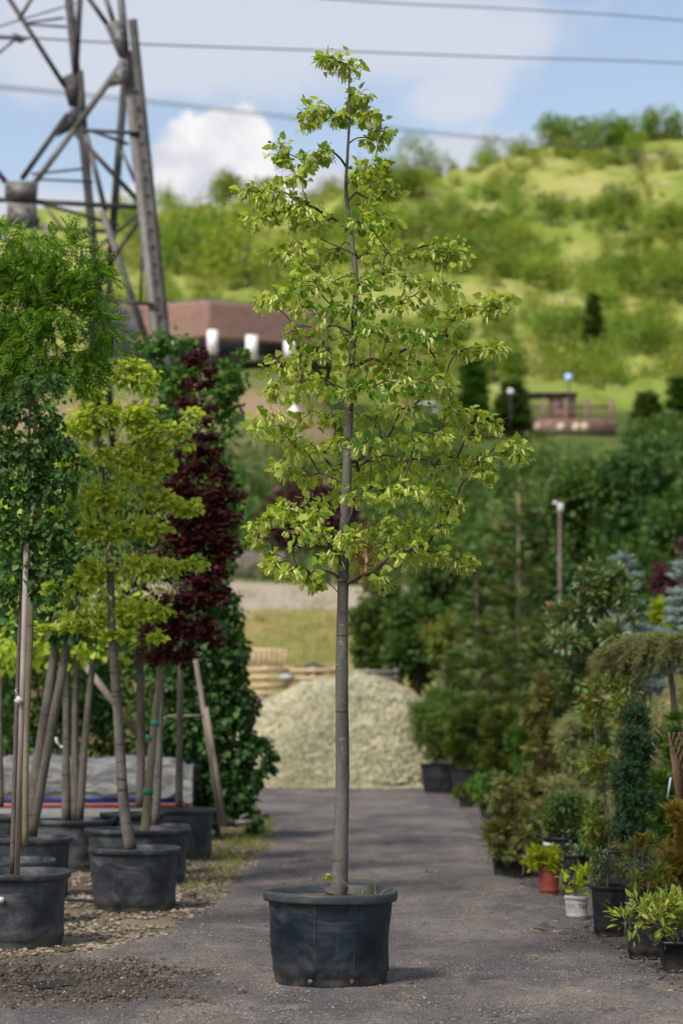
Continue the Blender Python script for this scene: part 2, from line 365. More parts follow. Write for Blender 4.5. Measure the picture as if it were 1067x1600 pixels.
M = dict(
 lime=leafmat('lime_leaf', (.20, .33, .032), (.40, .53, .080), (.10, .22, .025), .52),
 bract=leafmat('lime_bract', (.50, .60, .17), (.68, .74, .30), (.48, .36, .16), .5, cw=.05),
 locust=leafmat('locust_leaf', (.06, .17, .018), (.15, .32, .03), (.22, .33, .035), .45, cw=.16),
 birch=leafmat('dark_green_leaf', (.030, .085, .020), (.062, .15, .033), (.13, .21, .04), .42, cw=.09),
 yellow=leafmat('yellow_lime_leaf', (.32, .48, .06), (.56, .70, .13), (.16, .28, .03), .55, cw=.10),
 maple=leafmat('maroon_maple_leaf', (.032, .006, .007), (.075, .014, .014), (.12, .035, .02), .3, cw=.06),
 plum=leafmat('plum_leaf', (.05, .018, .028), (.10, .035, .045), None, .3),
 midgreen=leafmat('fresh_green_leaf', (.05, .14, .020), (.12, .24, .035), None, .42),
 ivy=leafmat('ivy_leaf', (.022, .065, .015), (.050, .12, .025), (.09, .17, .03), .3, rough=.5),
 darkg=leafmat('thicket_leaf', (.045, .095, .022), (.095, .17, .038), None, .4),
 bushg=leafmat('sunlit_hill_bush_leaf', (.13, .225, .03), (.26, .36, .055), (.10, .17, .025), .4, cw=.12),  # leaf tones raised: hill sunlight and pale haze put into the colour
 bushy=leafmat('sunlit_hill_bush_yellow_leaf', (.18, .28, .028), (.34, .43, .07), None, .4),  # yellow bushes raised likewise, sunlight painted into the leaf tone
 pine=leafmat('pine_needle', (.065, .125, .018), (.135, .20, .03), None, .25),
 dspruce=leafmat('dark_spruce_needle', (.014, .048, .018), (.033, .085, .030), None, .2),
 cedar=leafmat('straw_conifer_needle', (.19, .23, .09), (.34, .36, .16), (.34, .23, .12), .3, cw=.08),
 juniper=leafmat('juniper_spray', (.085, .15, .045), (.17, .24, .075), (.14, .10, .05), .3, cw=.05),
 juniperw=leafmat('warm_juniper_spray', (.12, .165, .045), (.24, .26, .085), (.20, .13, .06), .3, cw=.1),
 thuja=leafmat('thuja_spray', (.045, .12, .018), (.10, .19, .027), None, .25),
 bronze=leafmat('bronze_thuja_spray', (.075, .105, .016), (.14, .17, .03), (.05, .11, .02), .3, cw=.35),
 gold=leafmat('gold_thuja_spray', (.16, .15, .02), (.30, .22, .04), None, .25),
 blue=leafmat('blue_spruce_needle', (.16, .23, .22), (.27, .35, .35), None, .15),
 larch=leafmat('larch_needle', (.10, .15, .045), (.22, .25, .09), (.20, .12, .05), .25),
 nandina=leafmat('red_tinged_leaf', (.09, .15, .025), (.19, .26, .04), (.24, .12, .04), .4, cw=.12),
 photinia=leafmat('glossy_leaf', (.07, .14, .045), (.16, .24, .09), (.24, .16, .06), .3, rough=.35, spec=.5, cw=.12),
 azalea=leafmat('azalea_leaf', (.12, .21, .02), (.26, .34, .05), (.34, .36, .08), .4),
 acid=leafmat('acid_green_leaf', (.22, .32, .01), (.34, .42, .02), None, .4),
 grass=leafmat('grass_blade', (.13, .17, .03), (.26, .27, .07), (.36, .30, .13), .3, cw=.2),
 reed=leafmat('reed_blade', (.05, .12, .03), (.12, .20, .05), (.24, .22, .10), .3, cw=.1),
 bark=barkmat('lime_bark', (.062, .062, .056), (.115, .112, .100)),
 twig=solid('twig_bark', (.045, .028, .024), (.09, .06, .05), 30, .8),
 bark2=barkmat('young_bark', (.062, .058, .050), (.118, .110, .094)),
 bark3=barkmat('pale_spotted_bark', (.10, .092, .055), (.19, .17, .115), (.06, .055, .04), .7),
 barkd=barkmat('dark_bark', (.06, .05, .04), (.11, .10, .085)),
 pot=potmat('black_plastic', (.004, .010, .017), (.030, .046, .060), .75, .36),
 potg=potmat('dusty_black_plastic', (.014, .020, .027), (.085, .095, .10), .9),
 rim=potmat('rim_plastic', (.030, .036, .040), (.085, .09, .095), .6),
 potk=potmat('small_pot_plastic', (.007, .009, .012), (.035, .04, .045), .4),
 soil=solid('soil', (.05, .035, .022), (.17, .115, .065), 40, .95, .6, .02),
 steel=solid('galvanised_steel', (.090, .091, .089), (.135, .134, .128), 5, .55, .1, .01, spec=.4, metal=.15),
 steeld=solid('dark_steel', (.028, .029, .030), (.065, .064, .062), 3, .6, .1, .01, metal=.15),  # darker grey copy of the steel
)

# ------------------------------------------------------------------ terrain
RU = [-3000, 0, 240, 300, 380, 450, 560, 640, 700, 780, 850, 950, 1067, 1500, 4000]
RY = [430, 330, 318, 314, 312, 310, 292, 276, 262, 236, 214, 204, 198, 190, 330]
LD = [50, 60, 75, 85, 100, 115, 132, 148, 168, 200, 240, 290, 340]
LY = [1219, 1085, 950, 924, 860, 770, 660, 566, 556, 520, 450, 400, 355]
RDd = [50, 60, 75, 85, 100, 120, 140, 152, 175, 210, 250, 290, 340]
RYy = [1219, 1085, 950, 924, 875, 775, 678, 664, 615, 555, 470, 400, 300]
def yz(y, d): return CAMH+(1120-y)/F*d*1.0
def terrain(x, d):
    if d < 50: return 0.0
    u = x/d*F+533.5
    ry = float(np.interp(u, RU, RY))
    if d > 400:
        z0 = yz(ry, 400)
        return z0-(d-400)*.12+fbm(x, d, .02)*2
    k = min(1, max(0, (u-420)/160)); k = k*k*(3-2*k)
    yl = float(np.interp(d, LD+[400], LY+[ry])); yr = float(np.interp(d, RDd+[400], RYy+[ry]))
    y = yl*(1-k)+yr*k
    z = max(0, yz(y, d))
    z += fbm(x, d, .045)*min(1, (d-50)/60)*(.5 if d < 160 else 2.6)
    return z
xs = np.sinh(np.linspace(-6.2, 6.2, 221))*1.6; 
ys = np.concatenate([np.linspace(-30, 6, 8), np.linspace(7, 50, 110), np.linspace(50.8, 170, 110), np.linspace(172, 400, 110), np.linspace(406, 900, 40), [1400, 2200, 4000]])
nx, ny = len(xs), len(ys)
V = np.zeros((ny, nx, 3)); colr = np.ones((ny, nx, 4), np.float32)
ROADL = [(1229, 392), (1260, 400), (1290, 425), (1330, 405), (1360, 372), (1400, 338), (1440, 285), (1470, 215), (1492, 130), (1506, -50), (1520, -500)]
ROADR = [(1229, 690), (1260, 715), (1300, 745), (1370, 790), (1400, 868), (1440, 905), (1500, 985), (1560, 1090), (1620, 1300)]
def edge(tab):
    d = [GD(y) for y, p in tab]; x = [W(p, y, GD(y)).x for y, p in tab]
    o = np.argsort(d); return np.array(d)[o], np.array(x)[o]
eL, eR = edge(ROADL), edge(ROADR)
def xL(d): return float(np.interp(d, *eL)) if d > eL[0][0] else -9.0
def xR(d): return float(np.interp(d, *eR)) if d > eR[0][0] else 9.0
def lerp(a, b, t): t = min(1, max(0, t)); return tuple(p*(1-t)+q*t for p, q in zip(a, b))
for j, d in enumerate(ys):
    for i, x in enumerate(xs):
        z = terrain(x, d); V[j, i] = (x, d, z)
        n = fbm(x, d, .35, 3)
        sand = 0
        if d < 50:
            left = x < .5*(xL(d)+xR(d)) if d > 9 else x < 0
            if left: c = lerp((.22, .185, .125), (.10, .085, .055), .5+n); c = lerp(c, (.05, .07, .025), (d-21)/3)
            else: c = lerp((.07, .064, .060), (.125, .112, .098), .5+n)
        elif d < 75: c = lerp((.19, .20, .055), (.30, .24, .11), .4+1.2*fbm(x, d, .15, 3))
        elif d < 86: c = (.34, .30, .245)
        elif d < 160:
            c = lerp((.05, .085, .022), (.09, .13, .03), .5+n)
            u = x/d*F+533.5
            if 118 < d and u < 560: c = lerp(c, lerp((.26, .19, .12), (.13, .15, .05), .5+1.6*fbm(x, d, .12, 3)), min((d-118)/12, (560-u)/60)+.3*n)
        else:
            c = lerp((.19, .25, .050), (.30, .31, .095), .5+1.3*fbm(x, d, .04, 4)); sand = 1
        colr[j, i] = (*c, sand)
idx = np.arange(nx*ny).reshape(ny, nx)
a, b, c_, d_ = idx[:-1, :-1].ravel(), idx[:-1, 1:].ravel(), idx[1:, 1:].ravel(), idx[1:, :-1].ravel()
T = np.concatenate([np.stack([a, b, c_], 1), np.stack([a, c_, d_], 1)])
me = mesh_np('ground', V.reshape(-1, 3), T, True)
ca = me.color_attributes.new('Col', 'FLOAT_COLOR', 'POINT'); ca.data.foreach_set('color', colr.ravel())
m, nt_, out = material('ground_mix')
at = N(nt_, 'ShaderNodeAttribute', attribute_name='Col')
p = N(nt_, 'ShaderNodeBsdfPrincipled'); p.inputs['Roughness'].default_value = .95; p.inputs['Specular IOR Level'].default_value = .1
nb = tnoise(nt_, .06, 5, .6); nm = tnoise(nt_, .9, 5, .65); nf = tnoise(nt_, 14, 5, .7); nff = tnoise(nt_, 60, 3, .6)
cc = mixc(nt_, math_(nt_, 'MULTIPLY', ss(nt_, nb, .56, .68), at.outputs['Alpha']), at.outputs['Color'], (.36, .33, .19))
cc = mixc(nt_, math_(nt_, 'MULTIPLY', ss(nt_, tnoise(nt_, .22, 5, .7), .53, .66), math_(nt_, 'MULTIPLY', at.outputs['Alpha'], .75)), cc, (.11, .165, .022))
cc = mixc(nt_, 1.0, cc, mixc(nt_, nm, (.72, .72, .72), (1.28, 1.26, 1.22)), 'MULTIPLY')
cc = mixc(nt_, 1.0, cc, mixc(nt_, nf, (.62, .62, .62), (1.4, 1.38, 1.34)), 'MULTIPLY')
nt_.links.new(cc, p.inputs['Base Color']); nt_.links.new(bump(nt_, math_(nt_, 'ADD', nf, nff), .6, .02), p.inputs['Normal']); nt_.links.new(p.outputs[0], out.inputs[0])
tag(link('ground', me, m), kind='structure')

PUD = G(78, 1542)
# road: worn gravelled tarmac track, a sheet over the ground with ragged edges
dr = np.concatenate([np.linspace(3, 9, 8), 9.3*np.exp(np.linspace(0, math.log(46/9.3), 300))])
nu = 150; V = np.zeros((len(dr), nu, 3))
def roadz(x, d):
    return .010+.012*fbm(x, d, .9, 3)+.006*fbm(x, d, 5, 2)+.012*math.exp(-((x+.9+.1*math.sin(d))/.35)**2)*0
for j, d in enumerate(dr):
    l = max(-5.0, xL(d))+.10*fbm(7, d, 2.2, 4)+.04*fbm(3, d, 9, 3); r = min(5.0, xR(d))+.10*fbm(70, d, 2.2, 4)
    for i in range(nu):
        t = i/(nu-1); x = l+(r-l)*t; e = min(t, 1-t)*(r-l)
        V[j, i] = (x, d, .006+max(-.003, .012+.016*fbm(x, d, .9, 3)+.007*fbm(x, d, 6, 2))*min(1, e/.15)*min(1, max(0, math.hypot((x-PUD.x)/.20, (d-PUD.y)/.40)-.55)*2))
idx = np.arange(len(dr)*nu).reshape(len(dr), nu)
a, b, c_, d_ = idx[:-1, :-1].ravel(), idx[:-1, 1:].ravel(), idx[1:, 1:].ravel(), idx[1:, :-1].ravel()
T = np.concatenate([np.stack([a, b, c_], 1), np.stack([a, c_, d_], 1)])
m, nt_, out = material('track_gravel')
p = N(nt_, 'ShaderNodeBsdfPrincipled'); p.inputs['Specular IOR Level'].default_value = .2
grit = tnoise(nt_, 95, 4, .75); gr2 = tnoise(nt_, 28, 4, .7); pat = tnoise(nt_, .9, 5, .6, (1, .45, 1)); pat2 = tnoise(nt_, 2.6, 5, .65, (.8, .5, 1), dist=.5)
vor = N(nt_, 'ShaderNodeTexVoronoi'); vor.inputs['Scale'].default_value = 70; tcx = N(nt_, 'ShaderNodeTexCoord'); nt_.links.new(tcx.outputs['Object'], vor.inputs['Vector'])
c = mixc(nt_, ss(nt_, pat, .38, .62), (.070, .067, .068), (.132, .120, .110))
c = mixc(nt_, math_(nt_, 'MULTIPLY', ss(nt_, pat2, .52, .70), .6), c, (.20, .18, .15))
c = mixc(nt_, math_(nt_, 'MULTIPLY', math_(nt_, 'SUBTRACT', 1, ss(nt_, pat2, .30, .42)), .75), c, (.032, .030, .034))
crk = tnoise(nt_, 2.2, 6, .7, (.55, 3.2, 1), dist=.6)
c = mixc(nt_, math_(nt_, 'MULTIPLY', math_(nt_, 'SUBTRACT', 1, ss(nt_, math_(nt_, 'ABSOLUTE', math_(nt_, 'SUBTRACT', crk, .5)), .0, .018)), math_(nt_, 'MULTIPLY', ss(nt_, pat2, .35, .55), .7)), c, (.022, .021, .023))
# darker damp debris zone at lower left
sp = N(nt_, 'ShaderNodeSeparateXYZ'); nt_.links.new(tcx.outputs['Object'], sp.inputs[0])
gx = math_(nt_, 'ADD', sp.outputs[0], math_(nt_, 'MULTIPLY', math_(nt_, 'SUBTRACT', pat2, .5), 1.4))
wy = math_(nt_, 'ABSOLUTE', math_(nt_, 'SUBTRACT', math_(nt_, 'ADD', sp.outputs[1], math_(nt_, 'MULTIPLY', math_(nt_, 'SUBTRACT', pat, .5), 1.2)), 11.3))
wet = math_(nt_, 'MULTIPLY', math_(nt_, 'SUBTRACT', 1, ss(nt_, gx, -1.15, -.55)), math_(nt_, 'SUBTRACT', 1, ss(nt_, wy, .45, 1.0)))
c = mixc(nt_, math_(nt_, 'MULTIPLY', wet, .85), c, mixc(nt_, ss(nt_, gr2, .35, .65), (.022, .021, .022), (.085, .062, .045)))
c = mixc(nt_, 1.0, c, mixc(nt_, ss(nt_, grit, .3, .7), (.25, .25, .26), (2.2, 2.14, 2.02)), 'MULTIPLY')
c = mixc(nt_, math_(nt_, 'MULTIPLY', ss(nt_, vor.outputs['Color'], .80, .92), .55), c, (.30, .275, .235))
nt_.links.new(c, p.inputs['Base Color'])
nt_.links.new(math_(nt_, 'MULTIPLY_ADD', wet, -.35, .9), p.inputs['Roughness'])
nt_.links.new(bump(nt_, math_(nt_, 'ADD', math_(nt_, 'MULTIPLY', gr2, .5), math_(nt_, 'SUBTRACT', grit, vor.outputs['Distance'])), .8, .008), p.inputs['Normal'])
nt_.links.new(p.outputs[0], out.inputs[0])
tag(part('road', (V.reshape(-1, 3), T), m, smooth=True), kind='structure')

# loose stones
def scat(n, fx, keep):
    P = []
    while len(P) < n:
        q = fx(); 
        if keep(*q): P.append((q[0], q[1], q[2] if len(q) > 2 else 0))
    return np.array(P)
mstone = leafmat('pale_rubble', (.15, .125, .085), (.32, .28, .20), (.08, .065, .05), 0, rough=.9, cw=.25)
mgrit = leafmat('grey_grit', (.05, .05, .052), (.27, .25, .22), (.34, .31, .25), 0, rough=.9, cw=.08)
def rub():
    d = 11+16*random.random()**1.3; x = xL(d)+.15-abs(random.gauss(0, 1.3)); return x, d, .012
P = scat(14000, rub, lambda x, d, z: fbm(x, d, 1.1, 3) > -.15)
tag(part('rubble', stones(P, .008, .060, .45), mstone), 'pale broken rubble stones spread under the left pots', 'rubble', kind='stuff')
P = scat(30000, lambda: (random.uniform(-2.4, 2.4), 9.2+14*random.random()**1.6, .017), lambda x, d, z: True)
tag(part('grit', stones(P, .004, .017), mgrit), 'small loose grit and gravel over the grey track', 'gravel', kind='stuff')
mdeb = leafmat('brown_debris', (.03, .026, .022), (.11, .075, .05), (.20, .17, .13), 0, rough=.9, cw=.08)
P = scat(4500, lambda: (random.uniform(-2.4, .1)-.2, random.uniform(10.3, 12.6), .02), lambda x, d, z: x < -.45-abs(d-11.3)*.5+.8*fbm(x, d, .8, 3) and math.hypot((x-PUD.x)/.14, (d-PUD.y)/.28) > 1)
tag(part('debris', stones(P, .006, .035), mdeb), 'dark brown debris and bark bits scattered at the lower left', 'debris', kind='stuff')
P = scat(1600, lambda: (xR(d_ := random.uniform(11, 22))-.25+abs(random.gauss(0, .4)), d_, .01), lambda x, d, z: True)
tag(part('litter', stones(P, .006, .03), mdeb), 'dry leaf litter and crumbs along the right row of pots', 'litter', kind='stuff')
# a few bigger stones one can count
for i, (px, py, s) in enumerate([(640, 1543, .035), (55, 1515, .06), (110, 1492, .06), (300, 1404, .09), (186, 1425, .06), (580, 1352, .05), (850, 1394, .035)]):
    g = G(px, py); v, t = STONES[i % 4]; lab = ['small tan stone beside the foot of the central pot', 'pale stone at the left edge by the puddle', 'pale lump among the debris below the left pots', 'flat cream stone at the edge of the track by the pots', 'pale stone at the foot of the second left pot', 'small cream pebble on the track behind the central pot', 'white pebble beside the orange pot'][i]
    nm = ['stone']*7
    ss_ = np.array([s*1.2, s, s*.6])
    tag(part('stone', (v*ss_, t), mstone, loc=(g.x, g.y, .018+s*.2), smooth=False), lab, 'stone')
# puddle
mp, nt_, out = material('puddle_water'); p = N(nt_, 'ShaderNodeBsdfPrincipled'); p.inputs['Base Color'].default_value = (.03, .03, .026, 1); p.inputs['Roughness'].default_value = .22
nt_.links.new(p.outputs[0], out.inputs[0])
g = G(78, 1542); k = 40; v = [(0, 0, 0)]+[((.13+.04*math.sin(3*a_)+.03*math.sin(7*a_))*math.cos(a_), (.30+.09*math.sin(2*a_+1)+.05*math.sin(5*a_))*math.sin(a_)*.8, 0) for a_ in [i*2*math.pi/k for i in range(k)]]
tag(part('puddle', (np.array(v), np.array([(0, 1+i, 1+(i+1) % k) for i in range(k)])), mp, loc=(g.x, g.y, .012)), kind='structure')
# grass tufts on rubble edges and bank
def blades(P, h0, h1, lean=.5):
    n = len(P); D = np.stack([rng.normal(0, lean, n), rng.normal(0, lean, n), np.ones(n)], 1)
    return inst(BLADE, P, frames(D, np.tile([1.0, 0, 0], (n, 1)), 1.0), rng.uniform(h0, h1, n))
P = []
for _ in range(230):
    d = random.uniform(17, 30); x = xL(d)-abs(random.gauss(.1, .35)) if random.random() < .6 else random.uniform(-4, xL(d))
    if d < 21 and random.random() < .5: continue
    for k in range(22): P.append((x+random.gauss(0, .06), d+random.gauss(0, .09), 0))
tag(part('weeds', blades(np.array(P), .04, .13), M['grass']), 'sparse yellow green weeds along the left edge of the track', 'weeds', kind='stuff')
P = [];
for _ in range(1500):
    d = random.uniform(50.5, 84); x = random.uniform(-8, 5)
    if 75.5 < d < 84.5 and random.random() < .8: continue
    for k in range(10): P.append((x+random.gauss(0, .2), d+random.gauss(0, .2), terrain(x, d)-.03))
tag(part('bank_grass', blades(np.array(P), .18, .5, .7), M['grass']), 'rough yellow green grass on the bank behind the gravel heap', 'grass', kind='stuff')

# ------------------------------------------------------------------ plants
def spline(pts, k=5):
    P = [np.array(tuple(p), float) for p in pts]; out = []
    Q = [2*P[0]-P[1]]+P+[2*P[-1]-P[-2]]
    for i in range(1, len(Q)-2):
        for s in range(k):
            t = s/k; a, b, c, d = Q[i-1:i+3]
            out.append(.5*((2*b)+(-a+c)*t+(2*a-5*b+4*c-d)*t*t+(-a+3*b-3*c+d)*t**3))
    out.append(P[-1]); return np.array(out)
def branching(root, trunkpts, targets, mat, rtwig=.003, rise=.25, twigs=None, start=0.0, pen=.35, lift=0):
    """grow branches from the trunk to every target; each limb leaving the trunk is one object with its twigs"""
    nodes = [(np.array(p), -1, 0.0) for i, p in enumerate(trunkpts) if i >= start*len(trunkpts)]   # pos, limb id, path length
    tz = np.array([p[0] for p in nodes])
    order = sorted(targets, key=lambda t: min(np.linalg.norm(tz-np.array(tuple(t)), axis=1)))
    limbs = {}; nid = 0; load = {}; par = {}; pos = {}; curves = []
    NP = [p for p, _, _ in nodes]; NL = [-1]*len(nodes); NE = [-1]*len(nodes); PL = [0.0]*len(nodes)
    edges = []
    for t in order:
        t = np.array(tuple(t)); A = np.array(NP); df = t-A
        dist = np.linalg.norm(df, axis=1); cost = dist+pen*np.array(PL)+np.maximum(0, -df[:, 2])*(.9)+np.maximum(0, .4*np.hypot(df[:, 0], df[:, 1])-df[:, 2])*rise
        k = int(np.argmin(cost)); s = A[k]; L = dist[k]
        limb = NL[k]
        if limb < 0: limb = nid; nid += 1
        e = len(edges); up = np.array([0, 0, 1.0]); j = rng.normal(0, .05*L, 3)
        m1 = s+(t-s)*.35+up*L*(.10+lift)+j; m2 = s+(t-s)*.72+up*L*(.12+lift)+rng.normal(0, .04*L, 3)
        cv = spline([s, m1, m2, t], 3); edges.append((cv, limb, NE[k]))
        for q in cv[2::2]: NP.append(q); NL.append(limb); NE.append(e); PL.append(PL[k]+np.linalg.norm(q-s))
    cnt = [1]*len(edges)
    for e in range(len(edges)-1, -1, -1):
        if edges[e][2] >= 0: cnt[edges[e][2]] += cnt[e]
    gl = {}
    for e, (cv, limb, _) in enumerate(edges):
        r0 = rtwig*math.sqrt(cnt[e])*1.25; r1 = rtwig*math.sqrt(max(1, cnt[e]-1))*.75
        gl.setdefault(limb, []).append(tube(cv, np.linspace(r0, r1, len(cv)), 5, False))
        if twigs:
            n, ln, tr = twigs
            for _ in range(n):
                q = cv[-1]+rng.normal(0, .01, 3); dv = rng.normal(size=3); dv[2] = dv[2]*.6+.1; dv = dv/np.linalg.norm(dv)*ln*random.uniform(.6, 1.2)
                gl[limb].append(tube([cv[-3]*.5+cv[-1]*.5, q+dv*.6+np.array([0, 0, ln*.15]), q+dv], [tr*1.3, tr, tr*.6], 4, False))
    o3 = tuple(root.location)
    for l, g in gl.items(): part('branch', join(g), mat, root, o3, smooth=True)

def sq(pts, d):                                            # pixels at a depth to world; a third number shifts the depth
    return [W(p[0], p[1], d+(p[2] if len(p) > 2 else 0)) for p in pts]
def pot_round(root, r, h, mat, rimmat, lip=.022, tap=.84, dent=0.0, n=56, off=(0, 0), seams=(), soilz=None, holes=()):
    def fn(rr, z, a):
        if dent and rr > .5*r and z < h*.93:
            k = min(1, z/(h*.25))*min(1, (h*.93-z)/(h*.2))
            rr += dent*k*(math.sin(2*a+.7+z*9)*.5+math.sin(3*a+2.1-z*14)*.45+math.sin(5*a+1+z*20)*.25)
        return rr, z
    b = r*tap
    ox, oy = off
    prof = [(b*.96, 0), (b*.985, .004), (b, .02), (b+.1*(r-b), h*.12), (b+.12*(r-b)+.004, h*.13)]
    for i in range(1, 9): prof.append((b+(r*.93-b)*(.13+.87*i/8), h*(.13+.75*i/8)))
    prof += [(r*.93, h*.90), (r*.955, h*.905), (r*.955, h*.93)]
    body = lathe(prof, n, fn)
    po = part('pot', shift(body, (ox, oy, 0)), mat, root, smooth=True)
    if mat.name.startswith('small') is False or True:
        rim = [(r*.95, h-lip*1.7), (r*.99, h-lip*1.7), (r, h-lip*1.3), (r*1.004, h-lip*.5), (r, h-lip*.15), (r*.985, h), (r*.955, h), (r*.94, h-lip*.3), (r*.90, h-.12*h-.03)]
        part('rim', shift(lathe(rim, n, lambda q, z, a: (q*(1+.006*math.sin(2*a+1)), z+.004*math.sin(2*a))), (ox, oy, 0)), rimmat, po, smooth=True)
    for a in seams:
        pts = [((b+(r*.93-b)*t+.001)*math.cos(a) + ox, (b+(r*.93-b)*t+.001)*math.sin(a)+oy, h*(.1+.8*t)) for t in np.linspace(0, 1, 8)]
        part('mould_seam', tube(pts, .0022, 4), rimmat, po)
    for a in holes:
        c, s = math.cos(a), math.sin(a)
        part('drain_hole', tube([((b-.01)*c+ox, (b-.01)*s+oy, .035), ((b+.006)*c+ox, (b+.006)*s+oy, .035)], .013, 12), M['soil'], po)
    sz = soilz if soilz else h-.045
    k = 30; v = [(ox, oy, sz+.02)]; f = []
    for q, fr in enumerate((.5, .97)):
        for i in range(k):
            a = 2*math.pi*i/k; v.append((ox+r*.90*fr*math.cos(a), oy+r*.90*fr*math.sin(a), sz+random.uniform(-.008, .012)-(0.01 if q else 0)))
    for i in range(k): j = (i+1) % k; f += [(0, 1+i, 1+j), (1+i, 1+k+i, 1+k+j), (1+i, 1+k+j, 1+j)]
    part('soil', (np.array(v), np.array(f)), M['soil'], root)
    return po
def pot_square(root, wd, dp, h, mat, rz=0):
    t = .012; g = []
    v = []
    for (k, z) in ((.86, 0), (.86, .006), (.985, h-.02), (1.03, h-.018), (1.03, h), (.98, h), (.96, h-.03)):
        x, y = wd/2*k, dp/2*k; b = .012
        v += [(-x+b,-y,z),(x-b,-y,z),(x,-y+b,z),(x,y-b,z),(x-b,y,z),(-x+b,y,z),(-x,y-b,z),(-x,-y+b,z)]
    f = [tuple(range(7, -1, -1))]
    for l in range(6):
        for i in range(8): f.append((l*8+i, l*8+(i+1) % 8, (l+1)*8+(i+1) % 8, (l+1)*8+i))
    v = np.array(v); c, s = math.cos(rz), math.sin(rz); v = v @ np.array([[c,s,0],[-s,c,0],[0,0,1]])
    po = part('pot', (v, np.array(tri(f))), mat, root)
    part('soil', box(0, 0, h-.035, wd*.95, dp*.95, .02, rz), M['soil'], root)
    return po

PPM = lambda d: F/d
def ell(c, d, dep=1.0):                                    # (px,py,rx,ry,[depth shift]) -> centre, radii
    px, py, rx, ry = c[:4]; dd = c[4] if len(c) > 4 else 0
    return (W(px, py, d+dd), (rx/PPM(d), max(rx, ry)/PPM(d)*dep, ry/PPM(d)))
def plant(name, label, cat, d, base, stems, crown, leaf, size, n, mat, bark='barkd', group=None, r=(.02, .01), br=True, dep=.9,
          droop=.3, sub=.3, per=9, shell=.5, roll=.5, flat=1.0, rtwig=.003, pot=None, lname='foliage', pen=.35, start=.25, wob=.04, lift=0, twigs=None):
    g = G(*base) if isinstance(base, tuple) and len(base) == 2 else Vector(base)
    g = Vector((g.x, d, 0 if len(base) == 2 else base[2]))
    root = empty(name, g, label, cat, group); o = tuple(g)
    if pot: pot(root)
    allp = []
    for s in stems:
        rr = r if not isinstance(s, dict) else s['r']; pts = s if not isinstance(s, dict) else s['p']
        P = spline(sq(pts, d), 6); part('trunk' if cat == 'tree' else 'stem', tube(P, np.linspace(rr[0], rr[1], len(P)), 10, True, wob), M[bark], root, o, smooth=True); allp.append(P)
    cl = [ell(c, d, dep) for c in crown]
    if br and allp: branching(root, np.concatenate(allp), [c[0] for c in cl], M[bark], rtwig, start=start, pen=pen, lift=lift, twigs=twigs)
    f = part(lname, leaves(cl, n, leaf, size, droop=droop, sub=sub, per=per, shell=shell, roll=roll, flat=flat), M[mat], root, o); f['kind'] = 'stuff'
    return root

# ---- the lime tree in the middle
D0 = 11.4
gp = W(516, 1530, D0); root = empty('potted_lime_tree', (gp.x, D0, 0.012), 'tall young lime tree in flower in a large black pot, alone on the grey track', 'potted tree')
pot_round(root, .352, .478, M['pot'], M['rim'], .03, .83, .010, 128, seams=(-math.pi/2-.24, -math.pi/2+.42), soilz=.44, holes=(-math.pi/2-.35, -math.pi/2+.40))
o = tuple(root.location)
TR = [(524, 1398), (530, 1375), (533, 1300), (535, 1200), (534, 1050), (537, 870), (543, 720), (547, 600), (556, 450), (549, 370), (541, 300), (543, 240), (546, 180), (545, 118)]
TP = spline(sq(TR, D0), 8)
TW = np.interp([W(0, 0, 1).z*0+p[2] for p in TP], [W(0, y, D0).z for y in (1398, 1380, 1365, 1300, 1000, 870, 700, 600, 450, 300, 120)], [.062, .050, .042, .039, .032, .030, .024, .020, .015, .010, .0045])
TW = TW*(1+.02*rng.normal(size=len(TW)))
part('trunk', tube(TP, TW, 20, True, .02), M['bark'], root, o, smooth=True)
CL = """525,97,20 548,106,15 508,93,10 487,172,17 482,190,11 496,180,10 564,148,10 554,166,11 524,180,11 538,186,9 576,184,14 592,203,17 586,222,12 570,176,10
438,232,15 441,248,9 475,256,15 490,245,15 506,240,12 462,276,13 576,262,15 600,262,13 590,285,16 560,280,12 612,302,12 577,310,13
386,300,11 405,303,15 430,300,14 456,312,14 400,342,15 426,336,15 446,330,12 476,330,18 462,352,13 500,347,16 560,350,14 590,340,16 611,345,11 596,370,16
440,396,15 468,390,20 498,402,20 528,396,14 576,400,16 610,396,17 641,396,14 680,390,16 706,388,18 716,404,11 691,411,11
411,472,13 432,466,16 455,455,17 485,440,20 467,420,16 520,440,18 560,440,18 600,430,20 640,436,18 675,442,15 700,452,13
470,482,18 510,490,20 550,480,18 590,470,20 630,476,18 670,482,16 710,502,17 722,480,12 768,470,14 785,476,12 762,486,9
500,520,20 460,520,17 540,530,18 580,520,20 620,520,20 660,522,20 700,526,17 440,570,18 436,600,15 470,560,18 502,552,18 550,570,18 600,570,20 640,570,18 680,560,17 720,550,14 754,548,12 775,545,9
430,614,16 470,600,20 510,602,18 552,610,18 590,610,20 630,602,18 668,596,18 700,602,12 425,650,16 409,672,16 440,677,14 480,650,20 520,650,18 560,652,18 600,650,20 640,642,17
720,645,16 746,656,16 700,640,12 772,664,12 740,680,12 460,700,18 490,702,18 530,692,18 570,690,18 610,690,16 650,692,16 690,682,14 800,698,14 812,712,11
755,715,14 745,735,12 764,742,9 718,720,13 450,730,16 480,746,16 520,736,18 560,736,18 600,730,18 640,726,18 680,732,18 602,770,22 642,766,20 682,772,18 715,786,14 562,772,18 520,780,16
470,790,20 440,800,16 494,802,16 405,820,13 401,842,9 421,808,11 540,840,18 500,832,18 462,832,15 576,830,18 612,820,18 650,832,20 690,820,16
431,882,14 420,866,11 455,892,13 481,900,14 490,912,8 520,868,14 560,862,16 602,860,18 640,862,20 680,866,18 714,876,14 729,882,10 590,898,13 600,914,8 570,888,12"""
cl = []
